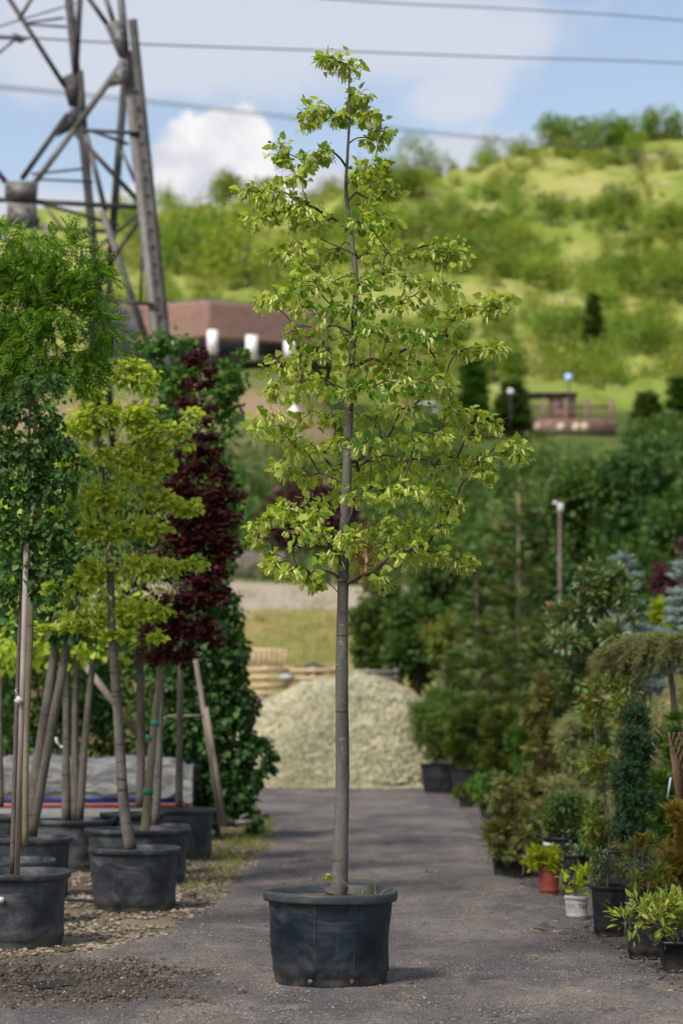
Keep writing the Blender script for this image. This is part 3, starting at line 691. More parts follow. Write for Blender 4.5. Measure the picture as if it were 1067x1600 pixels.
for s in CL.split():
    x, y, r_ = map(float, s.split(','))
    tx = np.interp(y, [t[1] for t in TR[::-1]], [t[0] for t in TR[::-1]])
    Rm = np.interp(y, [90, 180, 240, 300, 400, 480, 600, 700, 800, 900], [25, 50, 70, 100, 130, 170, 165, 190, 150, 100])
    dx = abs(x-tx); dd = math.sqrt(max(0, Rm**2-dx**2))*random.uniform(-1, 1)*.8
    cl.append((W(x, y, D0+dd/PPM(D0)), r_/PPM(D0)))
branching(root, TP[int(len(TP)*.32):], [c for c, r in cl], M['twig'], .0027, rise=.25, twigs=(4, .085, .0017), pen=.12, lift=.05)
# leaves hang in fans round each cluster
LP, LDv, BP, BD = [], [], [], []
for c, r in cl:
    c = np.array(tuple(c)); k = int(10+(r*PPM(D0))**1.0*1.5); an = rng.uniform(.75, 1.45, 3); r = r*1.12
    for _ in range(k):
        v = rng.normal(size=3); v /= np.linalg.norm(v); v *= np.array([1.05, 1, .72])*an; q = c+v*r*random.uniform(.3, 1.3)
        LP.append(q); LDv.append(v*1.0+np.array([0, 0, -.30])+rng.normal(0, .4, 3))
    for _ in range(int(k*.72)):
        v = rng.normal(size=3); v /= np.linalg.norm(v); q = c+v*an*r*random.uniform(.4, 1.0)*np.array([1, 1, .8])-np.array([0, 0, r*.15])
        BP.append(q); BD.append(v*.7+np.array([0, 0, -.9]))
LP, LDv, BP, BD = map(np.array, (LP, LDv, BP, BD))
LM = frames(LDv, None, .95); LS = .021+.032*rng.random(len(LP))**1.1
near = np.argsort(LP[:, 1]-LS*3)[:300]; rest = np.setdiff1d(np.arange(len(LP)), near)
hm = mesh_np('leaf', *HEART, True); hm.materials.append(M['lime'])
fo = part('foliage', inst(HEART, LP[rest], LM[rest], LS[rest]), M['lime'], root, o, smooth=True); fo['kind'] = 'stuff'
from mathutils import Matrix
for i in near:
    lo = bpy.data.objects.new('leaf', hm); COL.objects.link(lo); lo.parent = root
    mm = Matrix([list(LM[i][k]*LS[i])+[LP[i][k]-o[k]] for k in range(3)]+[[0, 0, 0, 1]]); lo.matrix_local = mm
bo = part('blossom', inst(BRACT, BP, frames(BD, None, .8), rng.uniform(.028, .052, len(BP))), M['bract'], root, o); bo['kind'] = 'stuff'
# browned dry flower tuft near the trunk, sucker and grass in the pot
c = [(W(572, 868, D0-.12), (.05, .05, .09)), (W(560, 850, D0-.1), (.04, .04, .05))]
tf = part('dry_leaf_tuft', leaves(c, 60, BRACT, .055, droop=1.0, per=6), leafmat('dry_bract', (.28, .17, .07), (.38, .25, .11), None, .3), root, o); tf['kind'] = 'stuff'
sk = part('sucker_shoot', leaves([(W(512, 1367, D0-.05), (.02, .02, .015))], 7, HEART, .028, per=7, droop=0), M['acid'], root, o)
P = [(W(px, 1395, D0).x-o[0]+random.gauss(0, .02), random.uniform(-.28, .25), .44) for px in np.random.default_rng(1).choice([425, 570, 580, 590, 600, 605, 560], 70)]
P = np.array([p for p in P if p[0]**2+p[1]**2 < .30**2]); gg = part('pot_grass', blades(P, .03, .09, .7), M['grass'], root); gg['kind'] = 'stuff'
part('root_strands', join([tube(spline([W(512, 1372, D0-.06), W(525, 1370, D0-.09), W(545, 1385, D0-.09), W(552, 1398, D0-.12)], 4), .0022, 5)]), M['bark3'], root, o)

# ---- left: potted trees
def rp(r, h, mat='potg', dent=.008, **k):
    return lambda root: pot_round(root, r, h, M[mat], M[mat] if mat != 'pot' else M['rim'], .024, .86, dent, 64, off=k.get('off', (0, 0)), soilz=k.get('soilz'))
grp = 'potted trees on the left of the track'
def xat(px, d): return W(px, 1200, d).x
def pbase(px, d): return (xat(px, d), d, 0)
# A  nearest, with a pale stake
dA = 13.3
t = plant('potted_tree', 'dark green small leaved tree tied to a pale stake, nearest pot at the left edge', 'tree', dA, pbase(22, dA), [[(20, 1365), (24, 1200), (29, 1050), (34, 930), (42, 830), (45, 720), (48, 620)]],
    [(20, 640, 40, 30), (70, 660, 30, 30), (40, 700, 50, 35), (100, 690, 22, 28), (110, 740, 22, 30), (30, 760, 50, 40), (85, 760, 35, 35), (15, 830, 35, 40), (65, 830, 35, 40), (105, 810, 20, 30), (90, 880, 28, 35), (40, 890, 35, 30), (75, 930, 25, 20), (15, 930, 25, 30), (60, 600, 40, 25), (-30, 700, 40, 60), (-40, 830, 40, 60), (118, 860, 10, 22)],
    HEART, .036, 3600, 'birch', group=grp, r=(.017, .008), droop=.9, pot=rp(.36, .455), per=8, roll=.8, lname='foliage', sub=.22)
oA = tuple(t.location)
mst = solid('grey_pink_stake', (.17, .15, .14), (.27, .24, .22), 8, .6, .2, .003, (1, 1, .2))
part('stake', bar(W(27, 1368, dA-.06), W(42, 850, dA-.06), .030, .030, (0, 1, 0)), mst, t, oA)
mtag = solid('pale_tag', (.36, .36, .37), (.50, .50, .50), 6, .5, 0)
part('name_tag', join([box(*(W(30, 1094, dA-.10)), .045, .004, .040, 0, 0, 0, .6), tube([W(30, 1087, dA-.1), W(24, 1078, dA-.1), W(28, 1076, dA-.08)], .003, 5)]), mtag, t, oA)
part('pot_label', box(*(W(2, 1406, dA-.345)), .035, .003, .035, 0, 0, 0, .15), mtag, t, oA)
# locust G
dG = 14.6
t = plant('potted_tree', 'bright green feathery leaved tree whose wide crown fills the upper left corner', 'tree', dG, pbase(34, 15.2), [[(40, 1320), (42, 1150), (50, 950), (55, 700), (60, 520), (60, 420)]],
    [(10, 400, 50, 40), (60, 395, 45, 30), (110, 400, 40, 30), (50, 440, 60, 40), (120, 440, 40, 35), (150, 470, 30, 30), (160, 510, 28, 30), (20, 480, 60, 40), (90, 490, 55, 40), (140, 560, 35, 28), (170, 555, 20, 14), (60, 545, 60, 40), (0, 560, 50, 50), (110, 590, 35, 22), (30, 600, 45, 28), (-50, 450, 60, 70), (-60, 560, 60, 60), (150, 430, 22, 22), (20, 365, 30, 16), (-100, 500, 60, 80), (70, 580, 30, 30), (-10, 640, 35, 30)],
    FROND, .125, 3300, 'locust', bark='bark3', group=grp, r=(.022, .012), droop=.45, pot=rp(.33, .44), sub=.2, per=7, roll=.6)
# B yellow lime
dB = 15.7
t = plant('potted_tree', 'yellow green lime tree in bloom, grey trunk curving from a pot on the left', 'tree', dB, pbase(212, dB), [[(205, 1328), (194, 1260), (186, 1140), (176, 1000), (173, 900), (166, 800), (160, 740), (155, 640), (148, 590)]],
    [(208, 569, 16, 14), (185, 585, 25, 19), (225, 593, 22, 19), (139, 611, 27, 15), (156, 646, 42, 18), (220, 653, 30, 24), (132, 665, 33, 18), (183, 712, 35, 18), (239, 685, 34, 22), (273, 669, 18, 9), (290, 672, 16, 9), (300, 647, 13, 6), (119, 722, 25, 21), (169, 773, 39, 21), (221, 739, 39, 18), (254, 782, 31, 15), (296, 792, 20, 9), (131, 825, 26, 18), (172, 824, 31, 21), (233, 827, 28, 15), (285, 801, 14, 10), (100, 870, 24, 18), (145, 896, 36, 22), (222, 884, 31, 15), (265, 888, 22, 11), (306, 881, 19, 6), (95, 920, 25, 21), (140, 966, 25, 23), (204, 953, 26, 14), (246, 958, 25, 11), (62, 984, 20, 10), (112, 977, 27, 10), (184, 992, 24, 9), (244, 996, 15, 10), (98, 787, 24, 21), (262, 722, 15, 9), (287, 694, 13, 7)],
    HEART, .040, 7800, 'yellow', bark='bark2', group=grp, r=(.044, .011), droop=.2, pot=rp(.335, .455), sub=.24, per=9, roll=.6, flat=.6, dep=.7, rtwig=.0045)
part('blossom', leaves([ell(c, dB) for c in [(210, 600, 40, 30), (165, 660, 50, 40), (230, 700, 45, 40), (150, 760, 50, 50), (220, 790, 50, 50), (160, 860, 60, 50), (230, 890, 60, 40), (130, 950, 60, 40), (290, 660, 30, 14), (310, 885, 22, 8)]], 1500, BRACT, .036, droop=.9, sub=.3), M['bract'], t, tuple(t.location))['kind'] = 'stuff'
# C maroon maple
dC = 18.1
mtie = solid('green_tie', (.01, .16, .11), (.02, .24, .17), 9, .5, 0)
t = plant('potted_tree', 'narrow maroon leaved maple with a pale knobbly stem bound with green ties', 'tree', dC, pbase(217, dC), [[(226, 1308), (233, 1230), (240, 1150), (250, 1060), (262, 980), (285, 850), (300, 750), (312, 640), (310, 545)]],
    [(312, 548, 14, 14), (300, 560, 18, 10), (325, 575, 16, 8), (290, 595, 12, 8), (315, 600, 16, 12), (300, 625, 20, 8), (325, 635, 14, 8), (312, 655, 20, 9), (320, 680, 22, 10), (300, 700, 30, 14), (335, 705, 18, 12), (290, 730, 34, 16), (330, 735, 28, 16), (280, 760, 30, 18), (325, 770, 40, 22), (360, 770, 22, 14), (300, 800, 45, 24), (350, 805, 30, 20), (330, 840, 38, 24), (285, 840, 35, 24), (355, 860, 22, 18), (275, 880, 35, 24), (320, 890, 38, 24), (300, 930, 38, 24), (260, 940, 32, 24), (340, 930, 22, 20), (250, 985, 34, 22), (300, 975, 35, 24), (330, 990, 22, 20), (240, 1020, 24, 16), (280, 1020, 28, 16), (245, 720, 14, 10), (150, 730, 14, 8), (235, 860, 18, 12), (200, 880, 20, 12), (130, 870, 18, 14)],
    MAPLE, .064, 6800, 'maple', bark='bark3', group=grp, r=(.040, .012), droop=.35, pot=rp(.445, .47), flat=.35, sub=.24, per=8, roll=.45)
for py, px in ((1130, 243), (1237, 232), (1308, 226), (1153, 235)):
    part('green_tie', tube([W(px-1, py+4, dC), W(px+1, py-4, dC)], np.interp(py, [1100, 1308], [.037, .049]), 10), mtie, t, tuple(t.location))
# D fresh green tree behind
dD = 21.2
plant('potted_tree', 'fresh green tree showing above and behind the maroon maple, slim straight trunk', 'tree', dD, pbase(285, dD), [[(280, 1262), (281, 1150), (284, 1000), (290, 850), (292, 700), (285, 600), (275, 540)]],
    [(240, 540, 35, 18), (275, 540, 30, 16), (300, 575, 20, 15), (350, 585, 22, 16), (230, 575, 35, 25), (270, 590, 40, 30), (350, 610, 25, 18), (365, 640, 18, 20), (330, 630, 30, 30), (290, 650, 35, 30), (250, 640, 35, 30), (340, 680, 25, 25), (250, 700, 40, 30), (300, 710, 30, 30), (350, 740, 20, 30), (375, 560, 9, 10), (365, 600, 20, 16), (280, 780, 40, 40), (340, 800, 30, 40), (250, 820, 40, 40), (320, 880, 30, 30), (350, 830, 18, 40), (375, 550, 12, 8)],
    MAPLE, .085, 4200, 'midgreen', bark='bark2', group=grp, r=(.038, .012), droop=.5, pot=rp(.33, .50), sub=.25, per=8)
# E three stems, F leaning pair, H edge
yc = [(20, 1000, 60, 40), (90, 1010, 50, 30), (60, 930, 60, 50), (140, 900, 50, 60), (20, 880, 50, 60), (200, 960, 50, 40), (120, 820, 60, 60), (60, 780, 60, 60), (150, 1010, 50, 24)]
dE = 19.7
plant('potted_tree', 'trio of grey stems sharing one wide pot in the back row at left', 'tree', dE, pbase(113, dE), [[(104, 1283), (104, 1150), (106, 1030), (112, 860)], [(118, 1283), (118, 1150), (120, 1040), (130, 880)], [(124, 1282), (134, 1150), (149, 1000), (165, 850)]],
    yc, HEART, .06, 2600, 'yellow', bark='bark2', group=grp, r=(.042, .02), droop=.5, pot=rp(.40, .47), sub=.25)
dF = 16.9
plant('potted_tree', 'two grey trunks leaning right out of a pot, left of the yellow lime', 'tree', dF, pbase(50, dF), [[(44, 1305), (62, 1180), (80, 1060), (90, 980), (100, 850)], [(48, 1306), (72, 1180), (96, 1060), (112, 970), (130, 850)]],
    [(40, 960, 50, 35), (90, 900, 50, 50), (150, 850, 45, 50), (30, 870, 50, 50), (110, 980, 45, 25), (90, 800, 60, 60), (60, 700, 50, 60), (170, 780, 40, 60)],
    HEART, .055, 2300, 'birch', bark='bark2', group=grp, r=(.052, .022), droop=.6, pot=rp(.33, .465), sub=.25)
dH = 20.5
plant('potted_tree', 'thin pole like stem in a pot cut by the left edge behind the others', 'tree', dH, pbase(5, dH), [[(2, 1262), (1, 1150), (3, 1000), (5, 880)]],
    [(0, 900, 50, 50), (-20, 980, 40, 40), (20, 820, 40, 50), (-60, 900, 60, 80)], HEART, .06, 1100, 'birch', bark='barkd', group=grp, r=(.03, .02), droop=.6, pot=rp(.30, .47), sub=.25)
dI = 20.0
plant('potted_tree', 'grey trunk rising behind the yellow lime from a dark pot rim', 'tree', dI, pbase(214, dI+.4), [[(219, 1262), (221, 1150), (218, 1010), (216, 860)]],
    [(210, 880, 40, 40), (230, 800, 40, 50), (200, 950, 40, 40), (250, 1010, 30, 24)], HEART, .06, 1300, 'darkg', bark='barkd', group=grp, r=(.045, .03), droop=.6, pot=rp(.30, .515, 'potk'), sub=.25)
plant('potted_tree', 'slim pale trunk standing just right of the green tied stem', 'tree', 19.2, pbase(250, 19.2), [[(243, 1290), (249, 1180), (252, 1060), (256, 960)]],
    [(260, 960, 30, 30), (250, 1000, 24, 20)], HEART, .06, 300, 'darkg', bark='bark2', group=grp, r=(.036, .024), droop=.6, pot=rp(.27, .44), sub=.25)
# green ties on the locust's stem
loc = [ob for ob in COL.objects if ob.get('label', '').startswith('bright green feathery')][0]
for py, px in ((1155, 43), (1235, 38)): part('green_tie', tube([W(px, py+5, dG+.05), W(px, py-4, dG+.05)], .036, 10), mtie, loc, tuple(loc.location))
part('stake', bar(W(34, 1318, dG+.08), W(49, 900, dG+.08), .03, .03, (0, 1, 0)), M['bark3'], loc, tuple(loc.location))
# loose white strap
tag(part('strap', tube(spline([W(88, 1152, 16.7), W(90, 1160, 16.7), W(95, 1166, 16.72), W(99, 1168, 16.7)], 4), .012, 6), mtag), 'loose white strap hanging from the leaning trunks', 'strap')

# ---- ivy covered frame, leaning posts
dV = 24.5
mwood = solid('weathered_wood', (.12, .10, .08), (.22, .19, .16), 5, .85, .4, .01, (1, 1, .2))
ivc = [(330, 930, 30, 40), (355, 960, 25, 40), (330, 1010, 35, 50), (365, 1030, 22, 50), (300, 1060, 40, 50), (350, 1090, 35, 50), (380, 1110, 20, 40), (320, 1150, 45, 50), (370, 1170, 38, 35), (400, 1165, 20, 16), (420, 1180, 14, 18), (350, 1220, 45, 40), (395, 1215, 22, 20), (330, 1260, 40, 30), (375, 1255, 25, 25), (410, 1200, 18, 10), (280, 1120, 40, 60), (395, 1285, 20, 14), (345, 880, 20, 30), (300, 980, 40, 50), (250, 1150, 40, 50), (260, 1050, 40, 50)]
plant('ivy_bush', 'tall dark green ivy smothering a wooden frame left of the track', 'ivy', dV, pbase(340, dV), [[(340, 1290), (335, 1150), (345, 1000), (345, 900)]], ivc, HEART, .062, 11000, 'ivy', r=(.05, .03), droop=.8, dep=.8, sub=.22, per=8, roll=.6)
def post(a, b, dd, wd, label, nm='wooden_post'):
    A, B = W(*a, dd), W(*b, dd); tag(part(nm, shift(bar(A, B, wd, wd, (0, 1, 0)), -A), mwood, loc=A), label, 'post')
post((346, 1292), (303, 1012), 23.5, .05, 'long leaning grey post on the left face of the ivy')
post((352, 1290), (322, 1105), 23.4, .05, 'short pale leaning post against the foot of the ivy')
post((218, 1150), (128, 1032), 24.0, .07, 'grey pole slanting down behind the potted trunks')
tag(part('wooden_rail', bar(W(262, 1119, 23.1), W(318, 1118, 23.1), .05, .03), mwood), 'short grey rail running sideways from the leaning post', 'rail')
# hedge behind the trailer
dh = 27.5
for i, (px, py, rx, ry, lb) in enumerate([(-30, 1080, 90, 120, 'dark green hedge shrub at the left edge behind the trailer'), (75, 1070, 70, 130, 'dark green hedge shrub behind the leaning trunks'), (170, 1075, 70, 125, 'dark green hedge shrub above the middle of the tarpaulin'), (245, 1080, 60, 130, 'dark green hedge shrub between the trailer and the ivy')]):
    plant('hedge_shrub', lb, 'shrub', dh+.4*i, pbase(px, dh), [[(px, 1280), (px+4, 1120), (px-3, 1000)]], [(px+random.uniform(-.6, .6)*rx, py+random.uniform(-.8, .8)*ry, rx*.50, ry*.36, random.uniform(-.5, .5)) for _ in range(17)],
          OVAL, .085, 6000, 'ivy', group='hedge shrubs behind the trailer', droop=.4, sub=.30, per=8)

# ---- trailer under a tarpaulin
dt = 23.8
mwh = solid('trailer_white', (.22, .24, .26), (.32, .33, .34), 2, .5, .05); mblue = solid('stripe_blue', (.02, .03, .16), (.03, .04, .22), 3, .5, 0); mred = solid('stripe_red', (.25, .03, .04), (.33, .05, .05), 3, .5, 0)
mtarp, nt_, out = material('grey_tarpaulin'); p = N(nt_, 'ShaderNodeBsdfPrincipled'); tn = tnoise(nt_, 3.2, 6, .65, (1, 1, 2.5), dist=1.5)
nt_.links.new(mixc(nt_, ss(nt_, tn, .35, .65), (.07, .078, .082), (.21, .22, .215)), p.inputs['Base Color']); p.inputs['Roughness'].default_value = .5
nt_.links.new(bump(nt_, tn, .8, .06), p.inputs['Normal']); nt_.links.new(p.outputs[0], out.inputs[0])
def wz(py, d): return W(0, py, d).z
X0, X1 = W(-170, 1200, dt).x, W(297, 1200, dt).x; xc, lx = (X0+X1)/2, X1-X0
z0, z1, z2 = wz(1292, dt), wz(1229, dt), wz(1184, dt)
root = empty('trailer', (xc, dt+.7, 0), 'low white trailer with blue and red stripes under a grey tarpaulin', 'trailer'); o = tuple(root.location)
part('body', box(xc, dt+.7, (z0+z1)/2, lx, 1.4, z1-z0, 0, .02), mwh, root, o)
part('side_rail', box(xc, dt-.012, z1-.02, lx+.03, .03, .045), mwh, root, o)
part('blue_stripe', box(xc, dt-.004, wz(1250, dt), lx*.995, .006, .055), mblue, root, o)
part('red_stripe', box(xc, dt-.004, wz(1259, dt), lx*.995, .006, .04), mred, root, o)
gx_, gy_ = 70, 14; V = []
for j in range(gy_):
    for i in range(gx_):
        t_ = i/(gx_-1); a = math.pi*j/(gy_-1); x = xc+(t_-.5)*(lx+.06)
        h = (z2-z1)*(1+.08*math.sin(t_*17)+.10*fbm(t_*6, a, 1, 3)); yy = dt+.7-math.copysign(abs(math.cos(a))**.3, math.cos(a))*.74; zz = z1-.05+(h+.05)*min(1, math.sin(a)**.35*1.0 if math.sin(a) > 0 else 0)
        if t_ > .97: zz -= .05; 
        V.append((x, yy+.02*fbm(x*3, a*3, 1, 2)-(.01 if j == 0 else 0), zz-(.10*abs(fbm(x*2.2, 3, 1, 2)) if j in (0, gy_-1) else 0)))
f = []
for j in range(gy_-1):
    for i in range(gx_-1): k = j*gx_+i; f.append((k, k+1, k+gx_+1, k+gx_))
f.append(tuple(j*gx_+gx_-1 for j in range(gy_)))
part('tarpaulin', (np.array(V), np.array(tri(f))), mtarp, root, o, smooth=True)
part('drawbar', join([bar(W(285, 1283, dt+.3), W(372, 1288, dt+.5), .07, .06), bar(W(285, 1283, dt+1.1), W(372, 1288, dt+.55), .07, .06), tube([W(340, 1280, dt+.5), W(340, 1306, dt+.5)], .03, 8)]), M['steeld'], root, o)
part('coupling', join([bar(W(366, 1286, dt+.5), W(396, 1284, dt+.5), .09, .06), tube([W(374, 1286, dt+.5), W(378, 1276, dt+.5), W(388, 1272, dt+.5)], .018, 8)]), M['steel'], root, o)
def wheel(root, x, y, r, wd):
    w_ = part('wheel', shift(join([tube([(0, -wd/2, 0), (0, wd/2, 0)], r, 24)]), (x, y, r)), M['potk'], root, o); part('hub', shift(tube([(0, -wd/2-.01, 0), (0, 0, 0)], r*.5, 16), (x, y, r)), M['steel'], w_)
for yy in (dt+.12, dt+1.28):
    w_ = part('wheel', shift(tube([(0, -.08, 0), (0, .08, 0)], .26, 24), (xc+.1-o[0], yy-o[1], .26)), M['potk'], root); part('hub', shift(tube([(0, -.095, 0), (0, -.08, 0)], .14, 16), (xc+.1-o[0], yy-o[1], .26)), M['steel'], w_)

# ---- gravel heap
mheap = leafmat('heap_gravel', (.33, .33, .20), (.50, .49, .34), (.21, .22, .12), 0, rough=.9, cw=.22)
hc = W(543, 1228, 45.6); HX, HYr, HZ = 3.12, 3.2, W(0, 1056, 45.4).z
def heapz(x, y):
    r = math.sqrt((x/HX)**2+(y/HYr)**2); 
    if r >= 1: return -.02
    k = (1-r**2.1)**.85
    return HZ*k*(1+.05*fbm(x, y, .9, 3))+.03*fbm(x, y, 3, 2)
V, f = [(0, 0, heapz(0, 0))], []; nr, na = 40, 90
for i in range(1, nr+1):
    for k in range(na):
        a = 2*math.pi*k/na; q = i/nr*(1+.04*math.sin(3*a+1)*i/nr); x, y = HX*q*math.cos(a), HYr*q*math.sin(a); V.append((x, y, max(-.02, heapz(x, y))))
for k in range(na): f.append((0, 1+k, 1+(k+1) % na))
for i in range(nr-1):
    for k in range(na): b = 1+i*na; f += [(b+k, b+na+k, b+na+(k+1) % na), (b+k, b+na+(k+1) % na, b+(k+1) % na)]
P = []
for _ in range(900):
    a, q = random.uniform(math.pi, 2*math.pi), 1.0+abs(random.gauss(0, .10)); P.append((HX*q*math.cos(a), HYr*q*math.sin(a), .02))
while len(P) < 30000:
    a, q = random.uniform(math.pi*.95, math.pi*2.05), math.sqrt(random.random())*1.03; x, y = HX*q*math.cos(a), HYr*q*math.sin(a); P.append((x, y, max(0, heapz(x, y))+.005))
st = stones(np.array(P), .03, .115, .65)
tag(part('gravel_heap', join([(np.array(V), np.array(f)), st]), mheap, loc=(hc.x, 45.6, 0)), 'large heap of pale yellowish gravel at the end of the track', 'gravel heap', kind='stuff')

# ---- pallets and beams behind the heap
mpal = solid('pallet_wood', (.42, .30, .17), (.58, .44, .28), 4, .8, .3, .01, (1, 1, 3)); mpalg = solid('grey_beam_wood', (.20, .17, .15), (.32, .28, .25), 4, .85, .3, .01)
def zat(py, d): return W(0, py, d).z
def pallet(label, px0, px1, py0, py1, d, nb, vertical=False, mat=mpal, posts=3):
    A, B = W(px0, py1, d), W(px1, py0, d); cx, wd, zz0, zz1 = (A.x+B.x)/2, B.x-A.x, A.z, B.z
    root = empty('pallet', (cx, d, zz0), label, 'pallet'); h = zz1-zz0
    if not vertical:
        for k in range(nb): part('board', box(0, -.06+random.uniform(-.006, .006), h*(k+.5)/nb, wd, .025, h/nb*.62, 0, 0, 0, random.uniform(-.008, .008)), mat, root)
        for k in range(posts): part('bearer', box(-wd/2+.06+(wd-.12)*k/(posts-1), 0, h/2, .10, .09, h), mat, root)
    else:
        for k in range(nb): part('board', box(-wd/2+wd*(k+.5)/nb, -.06, h/2, wd/nb*.6, .025, h*.92), mat, root)
        for zz in (.08, .94): part('bearer', box(0, 0, h*zz, wd*1.02, .09, .10), mat, root)
    return root
pallet('upright pallet with vertical boards standing highest behind the gravel heap', 384, 450, 1014, 1046, 50.0, 8, True)
pallet('pale pallet on edge with wide horizontal boards left of the gravel heap', 378, 452, 1040, 1090, 49.0, 4)
pallet('pale pallet behind the top of the gravel heap left of the trunk', 450, 527, 1042, 1078, 49.3, 3)
pallet('grey weathered pallet behind the right shoulder of the gravel heap', 527, 622, 1045, 1075, 49.4, 3, mat=mpalg)
# ground under them: timber stack
tag(part('timber_stack', join([box(xat(430, 50), 50, .25+.5*k, 3.0, .6, .42) for k in range(4)]), mpalg), 'low dark timber stack carrying the pale pallets', 'timber')
mnav = solid('dark_sack', (.03, .035, .05), (.06, .07, .09), 6, .6, .4)
v, f_ = STONES[1]; A = W(490, 1046, 50); tag(part('sack', (v*np.array([.75, .5, .35]), f_), mnav, loc=A), 'small dark blue sack lying on the pallets', 'sack')
A = W(447, 1058, 49); tag(part('plastic_bag', (v*np.array([.42, .2, .16]), f_), mtag, loc=A-Vector((0, .2, 0))), 'crumpled white plastic bag on the pallet', 'bag')

# ---- right: rows of potted shrubs
gs = 'potted shrubs on the right of the track'
def sqp(wd, dp, h, mat='potk', rz=0): return lambda root: pot_square(root, wd, dp, h, M[mat], rz)
def rps(r, h, mat='potk', tap=.78): return lambda root: pot_round(root, r, h, M[mat], M[mat], .014, tap, .001, 32)
def blobs(x0, x1, y0, y1, n, s=.30, dd=.3, shape=None):
    out = []; 
    for _ in range(n):
        t = random.random(); y = y0+(y1-y0)*t; half = (x1-x0)/2; k = shape(t) if shape else 1
        x = (x0+x1)/2+random.uniform(-1, 1)*half*k*.8; q = half*s*max(.45, k); out.append((x, y, q*1.1, q, random.uniform(-dd, dd)))
    return out
cone = lambda t: .12+.88*t
oval = lambda t: math.sin(math.pi*(.12+.8*t))
def shrub(label, d, px, box_, mat, leaf, size, n, pot=None, shape=oval, nb=14, s=.3, bark='barkd', cat='shrub', name='potted_shrub', stems=None, r=(.012, .004), dd=None, grp_=gs, base=None, **k):
    x0, x1, y0, y1 = box_; dd = dd if dd is not None else (x1-x0)/2/PPM(d)*.6
    by = 1120+CAMH*PPM(d)-8
    st = stems or [[(px, by), (px, (by+y0)/2+10), ((x0+x1)/2, y0+(y1-y0)*.15)]]
    return plant(name, label, cat, d, base or pbase(px, d), st, blobs(x0, x1, y0, y1, nb, s, dd, shape), leaf, size, n, mat, bark=bark, group=grp_, r=r, pot=pot, start=.15, **k)
# foreground row
shrub('light green azalea in a black square pot at the lower right edge', 12.0, 1062, (960, 1100, 1402, 1470), 'azalea', OVAL, .055, 520, sqp(.28, .24, .17), nb=16, s=.25, per=9, sub=.5, droop=-.4, name='potted_azalea', cat='azalea', stems=[[(1050, 1475), (1010, 1430), (975, 1410)], [(1060, 1475), (1050, 1430), (1045, 1405)], [(1030, 1478), (1000, 1450), (985, 1440)]], base=(W(1075, 1500, 11.9).x, 11.9, 0))
shrub('bare soil topped black nursery pot between the azalea and the tall pot', 12.6, 1004, (985, 1030, 1405, 1432), 'azalea', OVAL, .05, 90, rps(.125, .30), nb=4, s=.4, name='potted_shrub', droop=-.3)
shrub('low leafy shrub in the tall black pot nearest the track', 13.9, 948, (905, 995, 1325, 1385), 'photinia', OVAL, .035, 700, rps(.118, .32, 'potk', .8), nb=14, s=.25, droop=0)
shrub('upright shrub of thin brown stems with pink tips and sparse leaves', 13.3, 1030, (965, 1062, 1305, 1400), 'nandina', OVAL, .040, 750, rps(.15, .36), nb=16, s=.22, droop=-.5, per=6, sub=.4,
      stems=[[(1015+i*4, 1402), (1005+i*9-20, 1350), (975+i*16, 1305+(i % 3)*8)] for i in range(6)], r=(.006, .002))
shrub('round golden brown thuja globe at the right edge', 14.2, 1072, (1022, 1130, 1252, 1405), 'gold', SPRAY, .05, 3800, rps(.18, .3), shape=oval, nb=24, s=.34, droop=-.6)
shrub('dense dark green dwarf spruce column', 15.2, 992, (957, 1024, 1100, 1312), 'dspruce', NEEDLE_S, .055, 5200, rps(.15, .34), shape=lambda t: min(.85, .42+.9*t), nb=50, s=.42, droop=-.35, cat='spruce', name='dwarf_spruce')
shrub('bright green thuja column behind the twisted stems at the right edge', 16.4, 1062, (1014, 1110, 1100, 1310), 'thuja', SPRAY, .055, 4200, rps(.16, .34), shape=lambda t: min(1, .45+t), nb=24, s=.36, droop=-.5, cat='thuja', name='thuja')
# twisted dry vine stems
dv = 14.6; M['vine'] = barkmat('brown_vine_bark', (.07, .042, .025), (.16, .10, .065)); root = empty('dried_vine', (xat(1058, dv), dv, 0), 'bundle of twisted dry brown vine stems with a pale blue tie', 'vine'); o = tuple(root.location)
for k in range(9):
    ph = k*.7; pts = [W(1060+11*math.sin(ph+t*4.5)*(.4+t*.6)+(k-4)*1.5, 1262-118*t, dv+.04*math.cos(ph+t*4)) for t in np.linspace(0, 1, 9)]
    part('stem', tube(spline(pts, 3), np.linspace(.012, .006, 25), 6, True, .1), M['vine'], root, o, smooth=True)
part('trunk', tube([(o[0], dv, .3), W(1058, 1262, dv)], .03, 8), M['vine'], root, o)
part('tie', bar(W(1042, 1248, dv-.06), W(1047, 1215, dv-.06), .012, .006, (0, 1, 0)), solid('pale_blue_tie', (.25, .36, .42), None, 5, .5, 0), root, o)
rps(.14, .30)(root)
for (a, b) in (((1045, 1185), (1018, 1160)), ((1042, 1200), (1015, 1180)), ((1050, 1160), (1025, 1140))): part('twig', tube([W(*a, dv), W((a[0]+b[0])/2, (a[1]+b[1])/2+5, dv-.02), W(*b, dv)], .0035, 5), M['vine'], root, o)
